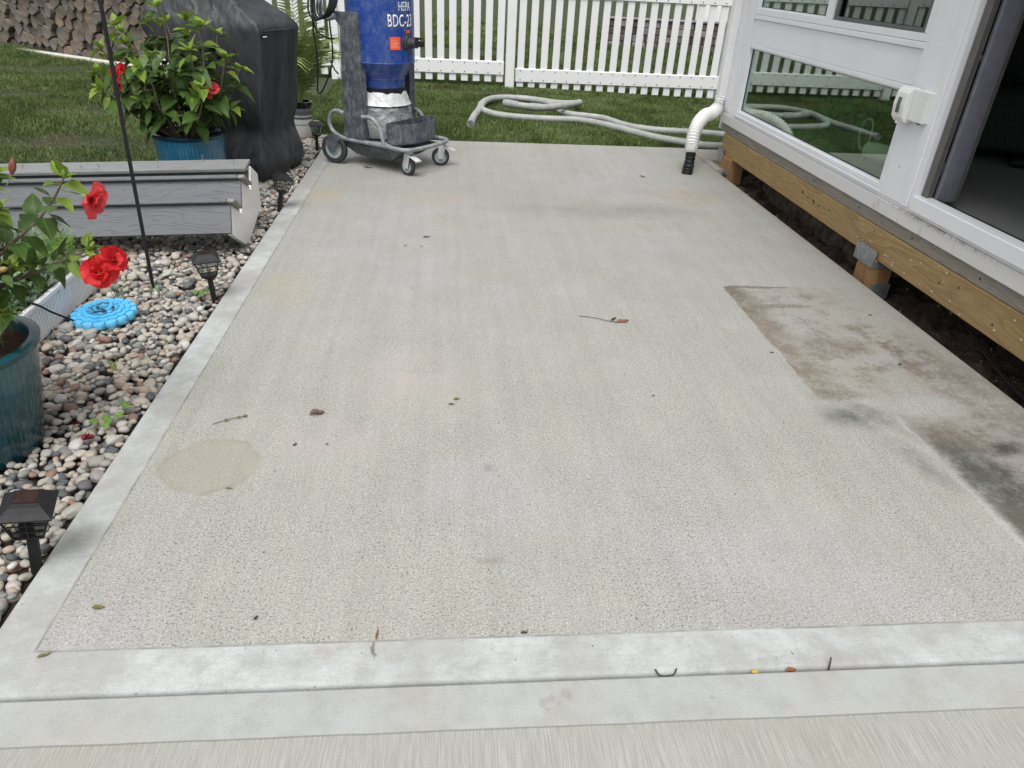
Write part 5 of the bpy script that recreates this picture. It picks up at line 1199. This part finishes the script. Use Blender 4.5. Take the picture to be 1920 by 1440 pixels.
for i in range(20):
    a = i*2.4+.3; L = rp.uniform(.55, .80); lean = rp.uniform(.25, .75) if i > 3 else .15; up_ = rp.uniform(.75, 1.15); dr_ = Vector((math.cos(a), math.sin(a), 0))
    P = [Vector((0, 0, .30))+dr_*(.02)+dr_*L*lean*(t**1.5)+Vector((0, 0, 1))*(up_*(t-.48*t**2.6*lean*1.7)) for t in np.linspace(0, 1, 14)]
    m = MB(); m.tube(P, [.006-.004*j/13 for j in range(14)], 5)
    for j in range(3, 14):
        d = (P[j]-P[j-1]).normalized(); sd_ = d.cross(Vector((0, 0, 1))); sd_ = sd_.normalized() if sd_.length > .01 else Vector((1, 0, 0))
        for h_ in (0, .5):
            q = P[j-1].lerp(P[j], h_)
            for s in (-1, 1):
                ln_ = .26*math.sin(min(1, (j+h_)/14*1.15)*PI*.85)+.06; tp = q+(sd_*s*.75+d*.65+Vector((0, 0, -.30+rp.uniform(-.15, .15)))).normalized()*ln_; md = q.lerp(tp, .45)+Vector((0, 0, .018)); wv_ = d*.0095
                m.add([q-wv_*.3, q+wv_*.3, md+wv_, tp, md-wv_], [(0, 1, 2, 4), (4, 2, 3)])
    me = bpy.data.meshes.new('frond'); me.from_pydata(m.v, [], m.f); me.update(); at = me.attributes.new('tone', 'FLOAT', 'POINT'); at.data.foreach_set('value', [rp.random()]*len(me.vertices)); link('frond', me, M_FROND, pp)
eb = MB().box(-1.30, -1.18, 7.44, 7.52, -.06, .015).build('edging_block', simple('grey_edging_block', (.33, .32, .30), .9, var=.2, bump=.4), None, bev=.005); tag(eb, 'short grey edging block beside the farthest solar light', 'edging')

# ------------------------------------------------------------------ litter on the patio
def litter_mat(name, c, c2): 
    k = NT(name); k.base(k.mix(k.mr(k.noise(80, 3, .6), .35, .65), c, c2)); k.set(Roughness=.8); return k.m
MLT = {'brown': litter_mat('dry_brown_leaf', (.17, .115, .085), (.11, .07, .05)), 'green': litter_mat('fading_green_leaf', (.16, .15, .045), (.10, .09, .03)), 'rust': litter_mat('rusty_leaf', (.26, .10, .05), (.10, .04, .025)), 'dark': litter_mat('dark_debris', (.035, .03, .025), (.06, .05, .04)), 'yellow': litter_mat('yellow_leaf', (.50, .36, .06), (.35, .22, .05))}
def litter(x, y, L, wd, rot, mat, label, cup=.25, z=.003, name='fallen_leaf'):
    n = 8; vs = []; fs = []
    for i in range(n+1):
        t = i/n; w_ = wd*math.sin(PI*t)**.7*.5
        for q in (-1, 0, 1): vs.append(((t-.5)*L, q*w_, abs(q)*w_*cup*2+.004*math.sin(t*7)*L/.05))
    for i in range(n):
        for q in range(2): a = i*3+q; fs.append((a, a+1, a+4, a+3))
    m = MB().add(vs, fs); o = m.build(name, MLT[mat], None, smooth=True); o.location = (x, y, z); o.rotation_euler = (random.uniform(-.1, .1), random.uniform(-.05, .05), rot)
    tag(o, label, 'leaf', 'fallen leaves and bits on the patio'); return o
lf = litter(-.507, 2.391, .062, .030, .35, 'brown', 'largest dry brown leaf on the left half of the patio', .5)
litter(-.941, 1.43, .036, .014, .05, 'green', 'small olive leaf near the front left corner of the patio')
litter(-1.01, 1.278, .034, .010, .5, 'green', 'thin olive leaf on the smooth band at the front left corner')
litter(-.725, 1.934, .028, .008, .0, 'green', 'thin leaf just below the round tan stain')
litter(-.555, 2.183, .020, .010, 1.1, 'dark', 'small dark leaf right of the round tan stain'); litter(-.44, 2.185, .016, .008, .1, 'green', 'tiny olive leaf below the large brown leaf')
litter(-.514, 1.378, .018, .008, 1.2, 'dark', 'small curled dark bit near the front band'); litter(-.185, 1.31, .040, .006, 1.5, 'rust', 'narrow rusty scrap touching the front band')
litter(.208, 1.30, .022, .008, .2, 'dark', 'small dark scrap at the inner edge of the front band'); litter(-.132, 4.513, .055, .022, .5, 'brown', 'crumpled brown sprig in the middle of the patio')
litter(.04, 2.50, .028, .013, .4, 'green', 'upper of two olive petals mid patio'); litter(.018, 2.46, .026, .014, .2, 'green', 'lower of two olive petals mid patio')
litter(.899, 1.157, .030, .016, .2, 'rust', 'rusty leaf caught in the joint right of centre', z=-.004); litter(.80, 1.156, .020, .014, .1, 'yellow', 'small yellow leaf caught in the joint', z=-.006)
litter(1.726, 6.23, .06, .02, -.3, 'dark', 'dark sprig on the far right of the patio'); litter(2.152, 2.806, .035, .011, .8, 'dark', 'dark sliver on the stained area by the sunroom'); litter(.877, 2.523, .018, .007, .9, 'dark', 'tiny dark bit right of the patio centre'); litter(1.564, 2.92, .026, .008, .2, 'dark', 'curled bit at the left edge of the brown stain')
litter(-.677, 6.284, .08, .025, .1, 'dark', 'dark leaf scrap under the dust extractor'); litter(-.9, 6.448, .03, .015, .1, 'dark', 'small dark scrap left of the extractor wheel'); litter(-.16, 4.33, .02, .008, 0, 'dark', 'tiny dark bit right below the brown sprig'); litter(-.262, 4.342, .02, .009, .6, 'dark', 'tiny dark bit left below the brown sprig')
litter(2.30, 3.36, .030, .010, .3, 'brown', 'thin brown scrap by the timber post'); litter(2.19, 3.20, .016, .01, .0, 'rust', 'tiny rusty bit below the timber post')
def twig(pts, r, label, mat='dark'):
    o = MB().tube(catmull(pts, 5), r, 5).build('twig', MLT[mat], None, smooth=True); return tag(o, label, 'twig', 'twigs on the patio')
tw = thing('fallen_sprig', 'dry sprig with rusty leaflets lying right of the patio centre', 'twig', (.80, 3.28, .004))
MB().tube(catmull([(-.115, .035, 0), (-.04, .005, .004), (.03, -.028, .002), (.075, -.035, .0)], 5), .0016, 5).build('stem', MLT['dark'], tw)
for (x, y, L, wd, r_, mt) in ((.055, -.010, .055, .008, .75, 'dark'), (.085, -.032, .05, .014, .35, 'rust'), (.105, -.034, .05, .012, .12, 'rust'), (.118, -.030, .03, .008, .2, 'dark')):
    vs = []; n = 6
    for i in range(n+1):
        t = i/n; w_ = wd*math.sin(PI*t)*.5+.0003; vs += [((t-.5)*L, -w_, .003), ((t-.5)*L, w_, .004+.006*math.sin(PI*t))]
    o = MB().add(vs, [(2*i, 2*i+1, 2*i+3, 2*i+2) for i in range(n)]).build('leaflet', MLT[mt], tw, smooth=True); o.location = (x, y, .002); o.rotation_euler = (.3, 0, r_)
tw2 = thing('fallen_sprig', 'short green sprig lying above the round tan stain', 'twig', (-.83, 2.345, .004), .45)
MB().tube(catmull([(-.06, 0, 0), (0, .004, .003), (.07, 0, .001)], 5), .0013, 5).build('stem', MLT['dark'], tw2)
for (x, L, r_, mt) in ((-.01, .024, .9, 'brown'), (.035, .022, .2, 'green'), (.06, .022, -.1, 'green')):
    o = MB().add([(-L/2, 0, 0), (0, -.006, .004), (L/2, 0, .001), (0, .006, .005)], [(0, 1, 2, 3)]).build('leaflet', MLT[mt], tw2); o.location = (x, 0, .003); o.rotation_euler = (0, 0, r_)
twig([(1.003, 1.157, -.01), (1.006, 1.165, .008), (1.008, 1.172, .022)], .0022, 'dark twig standing up in the patio joint'); twig([(.535, 1.168, .006), (.545, 1.156, -.002), (.563, 1.153, -.004), (.583, 1.156, -.001), (.592, 1.168, .006)], .0022, 'dark curved twig lying in the patio joint')
# tiny specks scattered on the slab
rs_ = np.random.RandomState(5); m = MB()
for _ in range(170):
    x = -1.1+3.5*rs_.rand(); y = 1.2+6*rs_.rand()**1.1; s = .0015+.0028*rs_.rand()**2; a = rs_.rand()*PI; L = s*(1+2*rs_.rand()); c_, d_ = math.cos(a), math.sin(a)
    m.add([(x-c_*L, y-d_*L, .0006), (x+d_*s*.6, y-c_*s*.6, .0012), (x+c_*L, y+d_*L, .0006), (x-d_*s*.6, y+c_*s*.6, .0015), (x, y, .003)], [(0, 1, 4), (1, 2, 4), (2, 3, 4), (3, 0, 4)])
stuff(m.build('crumbs', MLT['dark']))['label'] = 'fine dark crumbs scattered over the patio'
# fallen hibiscus petal, clover and weeds on the stones
fpet = thing('fallen_flower', 'wilted dark red flower lying on the stones near the patio edge', 'flower', (-1.30, 2.205, .012)); rq = random.Random(4); MW = petal_mesh('petal', litter_mat('wilted_petal', (.22, .015, .03), (.13, .02, .03)), 77)
for i in range(5):
    o = bpy.data.objects.new('petal', MW); COL.objects.link(o); o.parent = fpet; orient(o, Vector((0, 0, 0)), Vector((math.cos(.3+i*.35+(PI if i > 2 else 0)), math.sin(.3+i*.3), .15)), roll=rq.uniform(-.6, .6), s=.038, sx=.5)
M_CLOVER = simple('clover_leaf', (.13, .24, .05), .5)
def clover(x, y, lab, n, r, R):
    t = thing('clover_plant', lab, 'weed', (x, y, 0)); rc = random.Random(int(x*1000))
    for i in range(n):
        a = i*2.4; px, py = R*math.sqrt(i/n)*math.cos(a), R*math.sqrt(i/n)*math.sin(a); m = MB(); vs = [(px, py, .016)]
        for q in range(24): b = 2*PI*q/24; rr2 = r*(.55+.45*abs(math.sin(b*1.5))**.6); vs.append((px+rr2*math.cos(b), py+rr2*math.sin(b), .020+.004*math.cos(b*3)))
        m.add(vs, [(0, 1+q, 1+(q+1) % 24) for q in range(24)]); m.tube([(px*.4, py*.4, -.03), (px, py, .016)], .0012, 5); m.build('clover_leaf', M_CLOVER, t)
clover(-1.262, 2.33, 'clover beside the wilted red flower at the patio edge', 5, .020, .055); clover(-1.235, 2.43, 'small clover at the patio edge above the wilted flower', 2, .018, .03); clover(-1.265, 3.53, 'clover at the foot of the solar light by the shepherd hook', 5, .018, .04)
def weed(x, y, lab, n, h, mat, sp=.03, lean=.6):
    rc = random.Random(int(abs(x*777))); m = MB()
    for i in range(n):
        a = rc.random()*6.28; hh = h*rc.uniform(.5, 1.1); dx, dy = math.cos(a)*lean*hh, math.sin(a)*lean*hh; bx, by = rc.uniform(-sp, sp)*.4, rc.uniform(-sp, sp)*.4
        m.add([(bx-.002, by, -.03), (bx+.002, by, -.03), (bx+dx*.5+.0018, by+dy*.5, hh*.6), (bx+dx*.5-.0018, by+dy*.5, hh*.6), (bx+dx, by+dy, hh*.95)], [(0, 1, 2, 3), (3, 2, 4)])
    o = m.build('weed', mat, None); o.location = (x, y, 0); tag(o, lab, 'weed'); return o
M_WEED = simple('weed_green', (.12, .19, .06), .6)
weed(-1.66, 3.48, 'thin grassy weed at the far corner of the white planter', 7, .10, M_WEED); weed(-1.31, 4.35, 'thin weed growing under the corner of the steps', 8, .09, M_WEED); weed(-1.42, 2.77, 'pale tuft of weed between the stones below the blue disc', 9, .035, simple('pale_weed', (.30, .34, .10), .6)); weed(-1.52, 3.58, 'small wispy weed right of the blue disc', 6, .07, M_WEED)
# flat slate chip by the pole
sl = MB().prism([(-.03, -.012), (.01, -.018), (.04, .012), (.02, .02), (-.02, .008)], 'z', -.004, .004).build('slate_chip', simple('pale_green_slate', (.42, .45, .40), .7), None, bev=.001); sl.location = (-1.53, 3.80, .012); sl.rotation_euler = (.3, -.4, .3); tag(sl, 'pale flat slate chip leaning beside the shepherd hook', 'stone')
# dark strap lying over the planter edge
sp_ = MB().tube(catmull([(-1.90, 3.05, .17), (-1.83, 3.06, .158), (-1.79, 3.10, .10), (-1.74, 3.16, .03)], 6), .005, 6).build('plant_label', M_BLACK, None, smooth=True); tag(sp_, 'dark thin strip hanging over the front edge of the white planter', 'strip')
# black cable in the trench
cbl = MB().tube(catmull([(3.15, 4.3, -.09), (3.05, 3.9, -.06), (2.95, 3.5, -.07), (2.85, 3.2, -.08), (2.78, 2.95, -.09), (2.72, 2.7, -.09), (2.68, 2.3, -.10), (2.66, 1.6, -.11)], 8), .010, 8).build('trench_cable', M_BLACKM, None, smooth=True); tag(cbl, 'black cable lying in the soil under the sunroom', 'cable')
ch = MB(); r7 = random.Random(9)
for _ in range(70):
    x = r7.uniform(2.55, 3.1); y = r7.uniform(2.2, 6.2); zz_ = -.25+.10*float(fnoise(np.array(x), np.array(y), 4, 1))+.06*float(fnoise(np.array(x), np.array(y), 12, 2))+.035*float(fnoise(np.array(x), np.array(y), 30, 3)); s_ = r7.uniform(.006, .018); a = r7.random()*3
    ch.add([(x-s_*math.cos(a), y-s_*math.sin(a), zz_), (x+s_*.5*math.sin(a), y-s_*.5*math.cos(a), zz_+.002), (x+s_*math.cos(a), y+s_*math.sin(a), zz_+.006), (x-s_*.5*math.sin(a), y+s_*.5*math.cos(a), zz_+.010), (x, y, zz_+.016)], [(0, 1, 4), (1, 2, 4), (2, 3, 4), (3, 0, 4)])
stuff(ch.build('soil_chips', simple('pale_soil_chips', (.32, .28, .24), .9, var=.4)))['label'] = 'pale chips scattered in the soil under the sunroom'
